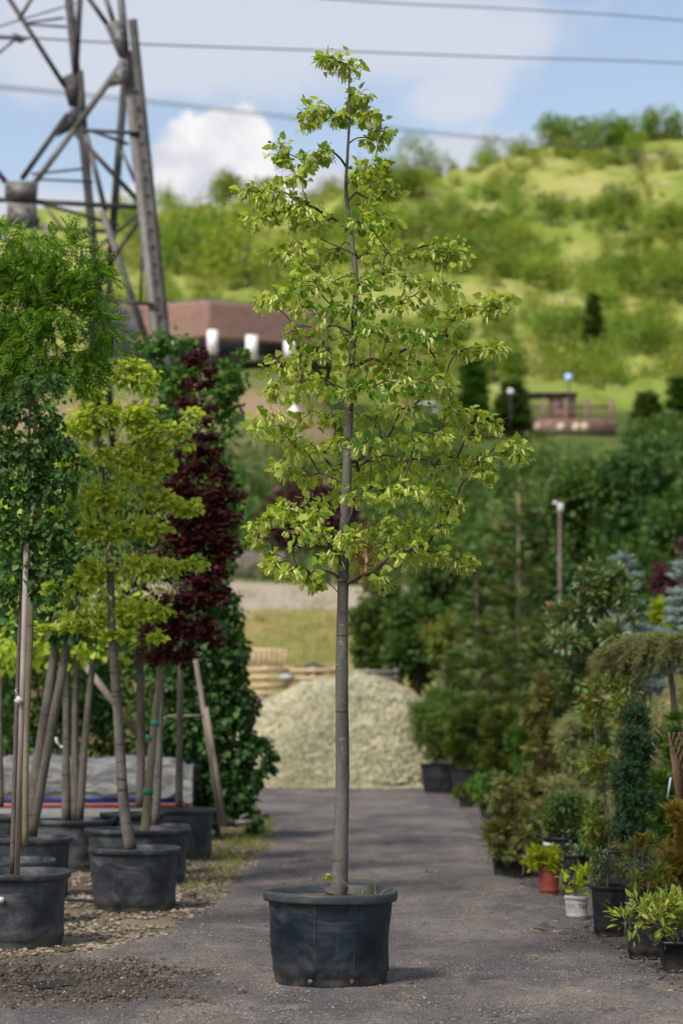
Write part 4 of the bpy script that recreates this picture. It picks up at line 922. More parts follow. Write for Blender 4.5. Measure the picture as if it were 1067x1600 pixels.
# weeping larch: umbrella of drooping twigs
dl = 16.8; root = empty('weeping_larch', (xat(1052, dl), dl, 0), 'weeping larch with a flat umbrella of drooping yellow green twigs', 'larch'); o = tuple(root.location)
part('trunk', tube(spline([(o[0], dl, 0.1), W(1056, 1200, dl), W(1052, 1100, dl), W(1046, 1040, dl), W(1050, 1010, dl)], 6), np.linspace(.028, .018, 25), 10, True, .05), M['barkd'], root, o, smooth=True)
rps(.17, .32)(root); tw, P, Dv = [], [], []
for k in range(120):
    a = random.uniform(0, 6.28) if k > 26 else random.uniform(2.5, 3.8); L = random.uniform(.25, .62) if k > 26 else random.uniform(.35, .72); c0 = np.array(tuple(W(1050, 1015, dl)))
    dx, dy = math.cos(a)*L, math.sin(a)*L*.7; drp = random.uniform(.02, .24) if k > 8 else random.uniform(.0, .07)
    cv = spline([c0, c0+np.array([dx*.35, dy*.35, .09]), c0+np.array([dx*.75, dy*.75, .03]), c0+np.array([dx, dy, -drp])], 8)
    tw.append(tube(cv, np.linspace(.009, .003, len(cv)), 5, False))
    for q in range(2, len(cv)):
        for _ in range(5): P.append(cv[q]+rng.normal(0, .012, 3)); Dv.append(rng.normal(0, .6, 3)+np.array([dx, dy, -.15 if q < 14 else -.8]))
part('branch', join(tw), M['barkd'], root, o, smooth=True)['kind'] = 'stuff'
P, Dv = np.array(P), np.array(Dv); part('foliage', inst(NEEDLE_S, P, frames(Dv), rng.uniform(.035, .06, len(P))), M['larch'], root, o)['kind'] = 'stuff'
# middle rows
shrub('low spreading juniper in a small square black pot at the edge of the track', 18.9, 792, (738, 850, 1218, 1330), 'juniperw', SPRAY, .075, 1900, sqp(.26, .24, .165), shape=lambda t: .3+.75*t if t < .75 else .75, nb=26, s=.2, droop=-.1, per=7, sub=.4, cat='juniper', name='potted_juniper')
shrub('tiny grey pot with a green sprig beside the square juniper pot', 19.1, 828, (815, 850, 1312, 1345), 'pine', SPRAY, .05, 120, rps(.075, .14, 'potg'), nb=5, s=.4, droop=-.2)
mor, mwb = solid('terracotta_plastic', (.15, .035, .022), (.21, .05, .028), 8, .5, .05), solid('white_bucket', (.24, .25, .25), (.36, .36, .35), 9, .45, .1)
M['orange'] = mor; M['bucket'] = mwb
shrub('small yellow green conifer cushion in a bright orange pot', 17.1, 856, (822, 886, 1326, 1356), 'acid', SPRAY, .045, 700, rps(.088, .205, 'orange', .8), nb=12, s=.34, droop=-.4)
shrub('green sprouting perennial in a whitish lettered bucket', 15.0, 898, (868, 925, 1362, 1395), 'acid', OVAL, .07, 60, rps(.085, .165, 'bucket', .85), nb=8, s=.4, droop=-.8, per=5)
bk = [ob for ob in COL.objects if ob.get('label', '').startswith('green sprouting')][0]
# lettering on the bucket
cu = bpy.data.curves.new('lettering', 'FONT'); cu.body = 'NV  TAR'; cu.size = .042; cu.extrude = .001; cu.align_x = 'CENTER'
lt = bpy.data.objects.new('tmp', cu); COL.objects.link(lt); bpy.context.view_layer.update(); lm = bpy.data.meshes.new_from_object(lt); bpy.data.objects.remove(lt)
lv = np.array([v.co[:] for v in lm.vertices]); lr = .0795
for i, v in enumerate(lm.vertices):
    a = lv[i, 0]/lr; z = .085+lv[i, 1]; rr = .072+(z/.165)*.0085+.0015+lv[i, 2]; v.co = (rr*math.sin(a), -rr*math.cos(a), z)
link('lettering', lm, solid('grey_ink', (.10, .14, .12), None, 5, .6, 0), bk)
shrub('small dark blue pot with wispy greenery behind the orange pot', 17.8, 896, (870, 925, 1318, 1345), 'photinia', OVAL, .04, 260, rps(.12, .27), nb=8, s=.3)
shrub('straw coloured shaggy cedar behind the juniper', 20.2, 885, (828, 948, 1120, 1330), 'cedar', NEEDLE, .10, 3000, rps(.2, .3), shape=lambda t: .15+.95*t if t < .8 else .8, nb=34, s=.22, droop=-.2, cat='cedar', name='cedar')
shrub('tall thin red tinged shrub left of the dark spruce column', 17.6, 960, (892, 1002, 1045, 1320), 'nandina', OVAL, .050, 2600, rps(.16, .32), shape=lambda t: .8, nb=44, s=.2, droop=-.1, stems=[[(955, 1350), (940, 1200), (930, 1080)], [(962, 1350), (965, 1200), (985, 1060)]])
shrub('tall broadleaf evergreen with bronze shoot tips behind the larch', 21.0, 930, (852, 1012, 888, 1080), 'photinia', OVAL, .085, 3600, rps(.2, .35), shape=oval, nb=40, s=.2, droop=-.2, cat='shrub', name='potted_evergreen')
shrub('olive green feathery conifer left of the straw cedar', 23.0, 835, (800, 880, 1060, 1300), 'juniperw', SPRAY, .09, 2600, rps(.2, .3), shape=lambda t: .7, nb=26, s=.34, droop=0)
shrub('pale olive conifer filling the gap behind the weeping larch', 19.5, 1020, (940, 1110, 1070, 1330), 'cedar', NEEDLE, .10, 3400, rps(.2, .3), shape=lambda t: .9, nb=36, s=.25, droop=-.2)
shrub('mossy green low shrub behind the orange pot', 19.8, 880, (840, 960, 1240, 1335), 'darkg', OVAL, .05, 2200, rps(.2, .3), shape=oval, nb=22, s=.26)
def spruce(label, d, px, top, bot, halfw, mat='blue', n=2600, size=.1, tiers=12, bark='barkd', nm='blue_spruce', cat='spruce', leaf=NEEDLE, grp_=None, droop=0.0, base=None, gap=0.0, cp=.85, trunk=(.03, .01)):
    g = pbase(px, d) if base is None else base
    root = empty(nm, g, label, cat, grp_); o = tuple(g); T0 = Vector(g); T1 = W(px, top, d)
    part('trunk', tube([T0, (T0+T1)/2, T1], [trunk[0], (trunk[0]+trunk[1])/2, trunk[1]], 8), M[bark], root, o, smooth=True)
    P, Dv, tw = [], [], []; zt, zb = T1.z, W(px, bot, d).z; hw = halfw/PPM(d)
    P.append(np.array(tuple(T1))); Dv.append(np.array([0, 0, 1.0]))
    for t in range(tiers):
        f = (t+.6)/tiers; z = zt+(zb-zt)*f; R = hw*(.12+.88*f**cp)
        nb_ = 4+int(5*f)
        for k in range(nb_):
            a = 6.283*k/nb_+t*1.3+random.uniform(-.3, .3); L = R*random.uniform(.75, 1.1); z = zt+(zb-zt)*max(.01, f+random.uniform(-.5, .5)/tiers); d3 = np.array([math.cos(a), math.sin(a), random.uniform(-.1, .15)+.25-.3*f-droop]); c0 = np.array([T1.x+(T0.x-T1.x)*(T1.z-z)/(T1.z-T0.z), T1.y, z])
            tw.append(tube([c0, c0+d3*L*.6, c0+d3*L+np.array([0, 0, .08*L])], [.008, .005, .002], 4, False))
            m_ = max(2, int(n/(tiers*7)*(.3+.7*f)))
            for _ in range(m_):
                s = random.uniform(.15, 1); s_ = random.choice((-1, 1)); P.append(c0+d3*L*s+rng.normal(0, .012+.04*L, 3)); Dv.append(d3*.7+np.array([-math.sin(a), math.cos(a), 0])*s_*random.uniform(.2, .9)+np.array([0, 0, .15-droop]))
    part('branch', join(tw), M[bark], root, o)['kind'] = 'stuff'
    P, Dv = np.array(P), np.array(Dv); part('foliage', inst(leaf, P, frames(Dv), size*rng.uniform(.7, 1.3, len(P))), M[mat], root, o)['kind'] = 'stuff'
    return root
spruce('blue spruce with a thick pale leader behind the broadleaf evergreen', 24.0, 978, 870, 1060, 42, n=2300, size=.12, tiers=10)
spruce('blue spruce cut by the right edge of the picture', 22.5, 1064, 880, 1060, 34, n=2000, size=.12, tiers=11)
spruce('low blue spruce glimpsed under the weeping larch', 21.5, 1010, 980, 1080, 90, n=2600, size=.11, tiers=8)
shrub('acid green shrub between the two blue spruces', 26.0, 1028, (998, 1062, 945, 1000), 'acid', SPRAY, .10, 900, None, nb=14, s=.3, grp_=None, name='garden_shrub')
shrub('plum leaved shrub high at the right edge', 29.0, 1058, (1022, 1100, 850, 990), 'plum', OVAL, .12, 900, None, nb=18, s=.26, grp_=None, name='garden_shrub')
# far row beside the heap
shrub('fresh green round pine in a black pot beside the gravel heap', 39.5, 690, (645, 742, 1078, 1200), 'pine', NEEDLE, .17, 3600, rps(.42, .55), nb=34, s=.27, droop=-.6, cat='pine', name='potted_pine')
shrub('bronze green shrub in the second pot from the gravel heap', 37.5, 728, (700, 790, 1100, 1215), 'bronze', SPRAY, .13, 3600, rps(.28, .5), nb=28, s=.3, droop=-.6)
shrub('rounded olive thuja at the far end of the right row', 34.5, 785, (752, 820, 1108, 1230), 'bronze', SPRAY, .12, 3200, rps(.3, .45), nb=26, s=.34, droop=-.6, cat='thuja', name='thuja')
shrub('dense green thuja standing beyond the straw cedar', 31.5, 832, (798, 866, 1095, 1245), 'thuja', SPRAY, .11, 3600, rps(.3, .45), nb=28, s=.36, droop=-.6, cat='thuja', name='thuja')
shrub('small bright green plant in a little pot at the far right bend', 33.5, 728, (712, 752, 1222, 1250), 'pine', SPRAY, .09, 420, rps(.13, .18), nb=8, s=.4, droop=-.2)
shrub('low mid green shrub on the verge below the thujas', 29.5, 770, (735, 800, 1205, 1262), 'midgreen', OVAL, .08, 1100, rps(.2, .2), nb=14, s=.32)
shrub('broad dark shrub in the shade behind the weeping larch', 30.0, 1010, (930, 1110, 1020, 1270), 'darkg', OVAL, .10, 5200, rps(.3, .3), shape=lambda t: .95, nb=40, s=.25)
shrub('dark leafy shrub in the shade behind the straw cedar', 28.5, 900, (850, 960, 1050, 1270), 'darkg', OVAL, .10, 3600, rps(.3, .3), shape=lambda t: .95, nb=30, s=.28)
shrub('dark olive shrub behind the juniper on the verge', 26.5, 835, (785, 870, 1190, 1300), 'darkg', OVAL, .08, 2200, rps(.2, .3), nb=20, s=.3)
# larch like loose conifers and young trees
spruce('sparse larch with a pale bare trunk behind the right row', 42.0, 810, 770, 1120, 100, 'juniper', 2600, .24, 13, 'bark3', 'larch_tree', 'tree', SPRAY, droop=.05, cp=.6, trunk=(.10, .03))
spruce('second sparse olive conifer left of the pale larch', 44.0, 745, 890, 1120, 70, 'juniper', 2000, .22, 10, 'barkd', 'larch_tree', 'tree', SPRAY, droop=.05, cp=.6, trunk=(.08, .03))
spruce('low olive conifer between the larch and the evergreen', 40.0, 860, 960, 1150, 70, 'juniper', 2400, .20, 10, 'barkd', 'larch_tree', 'tree', SPRAY, droop=.05, cp=.6, trunk=(.08, .03))
shrub('slim young tree with rust tinged leaves and pale trunk right of the heap', 46.5, 692, (655, 745, 965, 1045), 'nandina', OVAL, .16, 1100, None, nb=16, s=.26, cat='tree', name='young_tree', grp_=None, stems=[[(690, 1215), (691, 1095), (696, 1020), (700, 980)]], r=(.07, .03), bark='bark3')

# lamp post and far shrubs on the right
d_ = 47.0; root = empty('lamp_post', pbase(874, d_), 'slender brown lamp post with a small pale lamp head', 'lamp post'); o = tuple(root.location)
part('pole', tube([Vector(o), W(874, 800, d_)], .042, 8), solid('rusty_pole', (.07, .05, .042), (.15, .12, .10), 2, .7), root, o)
part('lamp_head', join([box(*W(875, 793, d_), .13, .12, .20, 0, .02), tube([W(864, 784, d_), W(870, 788, d_)], .05, 8)]), mtag, root, o)

thl = 'big dark green shrubs behind the right row'
big = [(600, 990, 50, 75, 52, 'dark shrub just right of the trunk beyond the heap'), (650, 1010, 50, 90, 51, 'dark rounded shrub over the right side of the heap'), (700, 930, 60, 90, 56, 'tall dark shrub behind the rust tinged young tree'),
       (770, 960, 70, 110, 55, 'dark shrub behind the pale larch'), (850, 880, 70, 110, 54, 'dark shrub behind the lamp post'), (930, 830, 70, 110, 53, 'dark leafy tree right of the lamp post'), (1010, 800, 75, 130, 52, 'dark leafy tree near the right edge above the plum shrub'), (1085, 830, 75, 150, 50, 'dark leafy tree cut by the right edge'),
       (900, 980, 80, 110, 49, 'dark shrub behind the tall broadleaf evergreen'), (990, 960, 80, 110, 48, 'dark shrub behind the acid green shrub'), (1075, 1000, 70, 110, 46, 'dark shrub behind the right blue spruce'), (830, 1060, 80, 90, 47, 'dark shrub behind the dense thujas'), (730, 1060, 60, 70, 49, 'dark shrub behind the bronze shrub')]
for px, py, rx, ry, dd, lb in big:
    plant('dark_shrub', lb, 'shrub', dd, pbase(px, dd), [[(px, 1120+CAMH*PPM(dd)-3), (px+3, py+30), (px-3, py-ry*.5)]],
          [(px+math.cos(a)*rx*q, py+math.sin(a)*ry*q, rx*.34, ry*.28, random.uniform(-.8, .8)) for a, q in [(random.uniform(0, 6.28), random.random()**.5*.85) for _ in range(20)]],
          DIAM, .17, 4200, 'darkg' if random.random() < .6 else 'ivy', group=thl, r=(.12, .05), droop=.3, sub=.26, per=9, rtwig=.012)

# ------------------------------------------------------------------ behind the bank
def bushmesh(name, n, size, mat, tall=1.0, nb=9, t=DIAM, seed=0):
    global rng
    cl = []
    for k in range(nb):
        a = rng.uniform(0, 6.28); q = rng.random()**.5*.6; cl.append((np.array([math.cos(a)*q, math.sin(a)*q, tall*(.35+.75*rng.random()*(1-q*.5))]), (.34, .34, .30*tall)))
    g = leaves(cl, n, t, size, droop=.1, sub=.3, per=8); me = mesh_np(name, *g); me.materials.append(mat); return me
def stemmesh(name, tall=1.0):
    g = tube([(0, 0, -.1), (.03, .02, tall*.5), (-.02, 0, tall*.9)], [.05, .04, .02], 6); me = mesh_np(name, *g); me.materials.append(M['barkd']); return me
BM = [bushmesh('foliage', 1700, .095, M['bushg']), bushmesh('foliage', 1100, .085, M['bushy']), bushmesh('foliage', 1100, .085, M['bushg'], 1.5), bushmesh('foliage', 900, .085, M['bushy'], 1.3), bushmesh('foliage', 1100, .08, M['darkg'], 1.2)]
SM = stemmesh('trunk', 1.0)
def hillbush(px, d, size, kind, label, group, nm='hill_bush', cat='bush', dz=0):
    x = (px-533.5)/F*d; z = terrain(x, d)+dz
    r_ = empty(nm, (x, d, z-.2), label, cat, group); r_.scale = (size, size, size*random.uniform(.8, 1.15)); r_.rotation_euler = (0, 0, random.uniform(0, 6.28))
    f = link('foliage', BM[kind], None, r_); f['kind'] = 'stuff'; link('trunk', SM, None, r_); return r_
L1 = 'green bushes scattered over the sunny hillside'
special = [(650, 396, 5.5, 2, 'dark green bush alone on the skyline right of the lime treetop', 0), (900, 395, 5.2, 0, 'round green bush on the skyline at upper right', 0), (870, 398, 5, 0, 'smaller green bush left of the round skyline bush', 0), (1000, 394, 5.2, 0, 'broad green bush near the right end of the skyline', 0), (1050, 396, 5, 0, 'green bush at the right end of the skyline', 0), (960, 397, 5, 0, 'low green bush midway along the right skyline', 0),
    (298, 262, 7.2, 0, 'dark round bush on the slope right of the pylon', 0), (385, 240, 7.5, 1, 'broad yellow green bush above the tiled roof', 0), (345, 330, 6.0, 0, 'green bush on the upper slope left of the lime tree', 0), (350, 396, 6, 0, 'green bush on the left skyline', 0), (405, 397, 5.5, 0, 'bush on the skyline just left of the lime tree', 0), (265, 330, 5, 1, 'yellow green bush beside the pylon leg', 0), (430, 245, 5.5, 1, 'yellow bush right above the roof end', 0), (255, 396, 5, 1, 'small skyline bush next to the pylon leg', 0)]
for px, d, s, k, lb, _ in special: hillbush(px, d, s, k, lb, None)
dens = 0
for _ in range(5000):
    if dens > 280: break
    d = 165+235*random.random()**.75; px = random.uniform(200, 1130) if random.random() < .85 else random.uniform(-200, 1300); x = (px-533.5)/F*d
    py = np.interp(d, RDd+[400], RYy+[np.interp(px, RU, RY)])
    v = fbm(x, d, .018, 3)
    thr = .0 if 235 < py < 380 and px > 560 else (.12 if py < 500 else .02)
    if px < 520: thr += .22
    if d < 235 and px > 640: thr = -.12
    if v < thr: continue
    dens += 1
    kd = random.choice((0, 0, 1, 2, 3)); sz = random.uniform(1.5, 4.1)*(1 if d > 230 else .75)
    zn = ('far left of the lime tree, by the pylon', 'left of the lime trunk', 'behind the lime crown', 'right of the lime crown', 'near the right edge of the picture', 'beyond the picture edge')[0 if px < 300 else 1 if px < 480 else 2 if px < 640 else 3 if px < 850 else 4 if px < 1075 else 5]
    rw = 'top' if d > 350 else 'upper slope' if d > 290 else 'middle slope' if d > 230 else 'foot'
    hillbush(px, d, sz, kd, ('large ' if sz > 3.5 else 'small ')+('green', 'yellow', 'tall green', 'tall yellow')[kd]+' bush, hill '+rw+', '+zn, L1)
def mass(places, per_, lv, base_scale):
    out = []
    for (x, d, s) in places:
        me = BM[random.randrange(5)]; co = np.empty(len(me.vertices)*3, np.float32); me.vertices.foreach_get('co', co); co = co.reshape(-1, 4, 3)
        q = co[rng.choice(len(co), per_, False)]; c0 = q.mean(axis=1, keepdims=True); q = (c0+(q-c0)*lv).reshape(-1, 3)
        out.append((q*s+np.array([x, d, terrain(x, d)-.3]), (np.array(DIAM[1])[None]+(np.arange(per_)*4)[:, None, None]).reshape(-1, 3)))
    return join(out)
pl_ = []
while len(pl_) < 520:
    d = 165+235*random.random()**.8; px = random.uniform(150, 1200); x = (px-533.5)/F*d; py = np.interp(d, RDd+[400], RYy+[np.interp(px, RU, RY)])
    if fbm(x, d, .02, 4, 5) < (-.02 if px > 540 and 225 < py < 400 else .06): continue
    pl_.append((x, d, random.uniform(.8, 3.0)))
tag(part('hillside_scrub', mass(pl_, 190, 1.9, 1), leafmat('scrub_leaf', (.15, .21, .03), (.31, .36, .065), (.28, .25, .10), .4, cw=.12)), 'low mixed scrub growing in patches over the sunny hillside', 'scrub', kind='stuff')
# shrub thicket between bank and terrace: one mass
gsT = []
for k in range(420):
    d = random.uniform(88, 137); px = random.uniform(-250, 1300) if k > 150 else random.uniform(560, 1100); x = (px-533.5)/F*d
    if d > 118 and px < 520: continue
    if d > 124 and 700 < px < 1000: continue
    v, t_ = (BM[4], BM[0])[k % 2], 0
    me = v; co = np.empty(len(me.vertices)*3, np.float32); me.vertices.foreach_get('co', co); co = co.reshape(-1, 3)
    tv = np.arange(len(co))[:len(co)//2*2]
    sub_ = 8*4; nl = len(co)//4; sel = rng.choice(nl, 260, False); q = co.reshape(nl, 4, 3)[sel]; c0 = q.mean(axis=1, keepdims=True); q = (c0+(q-c0)*1.7).reshape(-1, 3)
    s = random.uniform(1.3, 2.5); gsT.append((q*s+np.array([x, d, terrain(x, d)-.3]), (np.array(DIAM[1])[None]+(np.arange(260)*4)[:, None, None]).reshape(-1, 3)))
tag(part('shrub_thicket', join(gsT), leafmat('thicket_mass', (.055, .115, .022), (.10, .18, .035), (.16, .18, .06), .35, cw=.07)), 'dense green thicket covering the slope below the terrace', 'thicket', kind='stuff')
P = []
for _ in range(900):
    d = random.uniform(86, 126); px = random.uniform(380, 900); x = (px-533.5)/F*d
    for k in range(12): P.append((x+random.gauss(0, .4), d+random.gauss(0, .4), terrain(x, d)-.05))
tag(part('reeds', blades(np.array(P), .6, 1.6, .25), M['reed']), 'tall green reeds and grass among the thicket', 'reeds', kind='stuff')
# dark conical thuja by the terrace, others near it
for px, top, bot, dd, hw, lb in [(738, 562, 668, 142, 28, 'dark green conical thuja by the terrace'), (800, 600, 668, 146, 26, 'dark bushy conifer left of the terrace pavilion'), (1012, 618, 700, 138, 26, 'dark green conifer right of the terrace'), (1062, 595, 700, 138, 22, 'dark conifer at the right edge level with the terrace'), (928, 460, 560, 205, 16, 'slender dark tree standing on the lower hillside')]:
    x = (px-533.5)/F*dd; spruce(lb, dd, px, top, bot, hw, 'thuja' if px < 780 else 'darkg', 2400, .75, 11, 'barkd', 'conifer', 'tree', SPRAY, base=(x, dd, min(terrain(x, dd), W(px, bot, dd).z)), cp=.7, trunk=(.15, .05))
# plum tree and board fence beyond the bank
pd = 92
x = (480-533.5)/F*pd; zb = terrain(x, pd)
plant('plum_tree', 'dark purple leaved plum tree behind the lower crown of the lime tree', 'tree', pd, (x, pd, zb), [[(440, 905), (455, 840), (480, 800)], [(462, 905), (468, 850), (500, 800)]], [(440, 800, 30, 22), (480, 775, 40, 25), (520, 790, 30, 22), (460, 830, 35, 20), (500, 820, 35, 22), (425, 820, 20, 15), (540, 810, 20, 15)], DIAM, .32, 2600, 'plum', bark='barkd', r=(.25, .12), rtwig=.03)
fd = 87.5; A = W(355, 922, fd); root = empty('board_fence', (W(395, 922, fd).x, fd, terrain(W(395, 922, fd).x, fd)-.1), 'grey brown fence of upright boards beyond the bank', 'fence'); o = tuple(root.location)
mfb = solid('fence_board', (.10, .085, .075), (.20, .17, .15), 3, .85, .2)
for k in range(14): px = 352+k*6.8; part('board', box(W(px, 890, fd).x-o[0], 0, (W(0, 862+random.uniform(-3, 3), fd).z-o[2])/2, .15, .04, W(0, 862, fd).z-o[2]), mfb, root)
for py in (872, 908): part('rail', box(0, .05, W(0, py, fd).z-o[2], 2.5, .05, .12), mfb, root)
tag(part('crate', box(*W(377, 916, 86.3), .35, .3, .28, 0, .02), solid('red_plastic', (.45, .05, .03), None, 4, .5)), 'tiny red crate at the foot of the board fence', 'crate')

# ------------------------------------------------------------------ buildings
bd = 150.0
mtile, nt_, out = material('brown_tile'); p = N(nt_, 'ShaderNodeBsdfPrincipled')
tn = tnoise(nt_, .8, 4, .6); nt_.links.new(mixc(nt_, tn, (.25, .15, .12), (.42, .27, .22)), p.inputs['Base Color']); p.inputs['Roughness'].default_value = .8; nt_.links.new(p.outputs[0], out.inputs[0])
mwhite = solid('white_render', (.70, .70, .72), (.82, .82, .84), .5, .7, 0); mdark = solid('recess_shade_dark_glass', (.03, .035, .045), (.06, .065, .075), 1, .6, 0); mfas = solid('dark_fascia', (.05, .045, .045), None, 1, .6, 0)  # near-black tone paints the recess shade under the eaves; also dark window glass
Pc = W(325, 540, 146); Pl = W(150, 540, 158); Pr = W(520, 545, 150)
root = empty('hillside_building', Vector((Pc.x, 150, W(0, 562, 150).z)), 'low building with brown tiled eaves and stout white columns on the slope', 'building'); o = tuple(root.location)
def zz(py, d): return W(0, py, d).z
def facade(A, B, dA, dB, topA, topB, botA, botB, nbx=26, nby=8):
    # rows of shingles on a sloping roof band, each one a piece of its own
    gsx = []
    bt0, bt1, tp0, tp1 = Vector((A.x, dA-.3, zz(botA, dA-.3))), Vector((B.x, dB-.3, zz(botB, dB-.3))), Vector((A.x, dA+.4, zz(topA, dA+.4))), Vector((B.x, dB+.4, zz(topB, dB+.4)))
    nrm = (bt1-bt0).cross(tp0-bt0).normalized()
    if nrm.y > 0: nrm = -nrm
    slab = [bt0, bt1, tp1, tp0]; off = nrm*.08
    v = [tuple(q) for q in slab]+[tuple(q-nrm*.5) for q in slab]
    g0 = (np.array(v), np.array(tri([(0,1,2,3),(7,6,5,4),(0,4,5,1),(1,5,6,2),(2,6,7,3),(3,7,4,0)])))
    for j in range(nby):
        for i in range(nbx):
            u0, u1 = (i+.04)/nbx, (i+.96)/nbx; v0, v1 = j/nby, (j+.97)/nby
            f = lambda u, v_: bt0.lerp(bt1, u).lerp(tp0.lerp(tp1, u), v_)
            a_, b_, c_, e_ = f(u0, v0)+nrm*.10, f(u1, v0)+nrm*.10, f(u1, v1)+nrm*.02, f(u0, v1)+nrm*.02; q = nrm*random.uniform(0, .03)
            v = [a_+q, b_+q, c_+q, e_+q, f(u0, v0), f(u1, v0)]; gsx.append((np.array([tuple(x) for x in v]), np.array([(0,1,2),(0,2,3),(4,5,1),(4,1,0)])))
    return g0, join(gsx)
g0, s0 = facade(Pl, Pc, 158, 146, 484, 470, 548, 524, 22, 7); g1, s1 = facade(Pc, Pr, 146, 151, 470, 492, 524, 543, 26, 7)
rf = part('roof', join([g0, g1]), mtile, root, o); sh = part('shingles', join([s0, s1]), mtile, rf, o); sh['kind'] = 'stuff'
part('ridge_cap', join([tube([W(150, 484, 159.5), W(325, 470, 147.5), W(520, 492, 152.5)], .16, 6)]), mfas, root, o)
part('wall', join([box((Pl.x+Pr.x)/2, 156, zz(560, 156)+1.2, Pr.x-Pl.x, 6, 4.0)]), mdark, root, o)  # wall coloured near black, shade under the roof put into its colour
part('floor_slab', join([box((Pl.x+Pr.x)/2, 152, zz(566, 150)-.25, Pr.x-Pl.x, 9, .5)]), mfas, root, o)
for px, t, b_, wd, dd in ((332, 517, 553, 20, 144.6), (393, 525, 562, 22, 145.6), (452, 533, 560, 20, 146.6), (262, 530, 560, 20, 147)):
    A = W(px, b_, dd); h = W(px, t, dd).z-A.z; part('column', box(A.x, A.y, A.z+h/2, wd*.8/PPM(dd), wd*.8/PPM(dd), h, .1), mwhite, root, o)
# white cloth-like parasol shape by the lime tree, low wall by the terrace
dd = 138; A = W(458, 664, dd); Bt = W(458, 632, dd); tag(part('parasol', shift(tube([(0, 0, 0), (0, 0, (Bt.z-A.z)*.7), (0, 0, Bt.z-A.z)], [.55, .42, .06], 8), tuple(A)), mwhite), 'closed white parasol on the slope below the building', 'parasol')
td = 146; z_t = zz(684, td)
mbr = solid('brown_timber', (.14, .085, .065), (.22, .14, .11), 1.5, .8, .1); mcream = solid('cream_disc', (.42, .36, .26), None, 3, .7, 0)
X0, X1 = W(775, 680, td).x, W(962, 680, td).x; root = empty('terrace_wall', ((X0+X1)/2, td, z_t), 'brown terrace wall with round cream discs and a slatted railing', 'wall'); o = tuple(root.location)
part('wall', box(0, 0, (zz(655, td)-z_t)/2, X1-X0, .4, zz(655, td)-z_t), mbr, root)
for px in (838, 876, 900, 912): c0 = W(px, 668, td-.22); part('disc', tube([c0, c0-Vector((0, .08, 0))], .32, 16), mcream, root, o)
for k, px in enumerate((780, 806, 850, 884, 917, 955)): part('post', box(W(px, 640, td).x-o[0], 0, (zz(634, td)-z_t)*.5+.5, .28, .28, zz(634, td)-z_t-.8+.8), mbr, root)
for k in range(34): px = 780+k*5.2; part('baluster', box(W(px, 645, td).x-o[0], 0, zz(645, td)-z_t, .07, .05, .75), mbr, root)
part('handrail', box(0, 0, zz(635, td)-z_t, X1-X0, .2, .12), mbr, root)
root = empty('pavilion', W(868, 650, 151), 'small brown pavilion with a grey roof behind the terrace wall', 'pavilion'); o = tuple(root.location)
part('wall', box(.5, 0, .1, 1.7, 2.0, 2.7), mbr, root); part('post', join([box(-2.3, -.8, .1, .12, .12, 2.6), box(-2.3, .8, .1, .12, .12, 2.6)]), mbr, root); part('roof', (np.array([(-2.6,-1.4,1.42),(1.5,-1.4,1.42),(1.5,1.4,1.42),(-2.6,1.4,1.42),(-2.2,0,1.72),(1.2,0,1.72)]), np.array(tri([(0,1,5,4),(2,3,4,5),(1,2,5),(3,0,4),(3,2,1,0)]))), M['steeld'], root)
part('window', box(.5, -1.02, .75, .9, .06, .7), mdark, root)
# globe lamp, blue sign, red and white car-like strip
dd = 144; r2 = empty('globe_lamp', (W(797, 612, dd).x, dd, terrain(W(797, 612, dd).x, dd)), 'white globe lamp on a pole by the dark conifer', 'lamp'); o = tuple(r2.location)
part('pole', tube([Vector(o), W(797, 615, dd)], .06, 8), M['steeld'], r2, o); part('globe', (STONES[0][0]*.5+np.array(tuple(W(797, 612, dd))), STONES[0][1]), mwhite, r2, o, smooth=True)
r2 = empty('sign', (W(888, 590, 150).x, 149, terrain(W(888, 590, 150).x, 150)), 'small pale blue sign board above the pavilion', 'sign'); o = tuple(r2.location)
part('board', box(*W(888, 590, 149), .48, .06, .5), solid('sign_blue', (.35, .5, .8), None, 2, .5, 0), r2, o); part('post', tube([Vector(o), W(888, 594, 149.1)], .06, 8), M['steeld'], r2, o)
r2 = empty('parked_car', W(662, 664, 144), 'white car parked on the road below the hill, partly behind the lime tree', 'car'); o = tuple(r2.location)
cs = [(-1.9, .35), (-1.9, .8), (-1.2, .95), (-.7, 1.4), (.7, 1.42), (1.3, .95), (1.95, .85), (1.95, .35)]
v = [(x, -.8, z) for x, z in cs]+[(x, .8, z) for x, z in cs]; f = [tuple(range(8)), tuple(range(15, 7, -1))]+[(i, (i+8), (i+1) % 8+8, (i+1) % 8) for i in range(8)]
part('body', (np.array(v), np.array(tri(f))), mwhite, r2)
part('window', (np.array([(-1.05,-.81,.97),(1.1,-.81,.97),(.65,-.81,1.34),(-.65,-.81,1.34)]), np.array([(0,1,2),(0,2,3)])), mdark, r2)
for x in (-1.2, 1.2): part('wheel', shift(tube([(0, -.84, 0), (0, .84, 0)], .33, 16), (x, 0, .33)), M['potk'], r2)
tag(part('awning', join([box(*W(645, 640, 149), 1.8, 1.2, .5, 0, .05)]), solid('faded_red', (.42, .14, .10), None, 1, .7, 0)), 'faded red awning on the terrace behind the lime tree', 'awning')

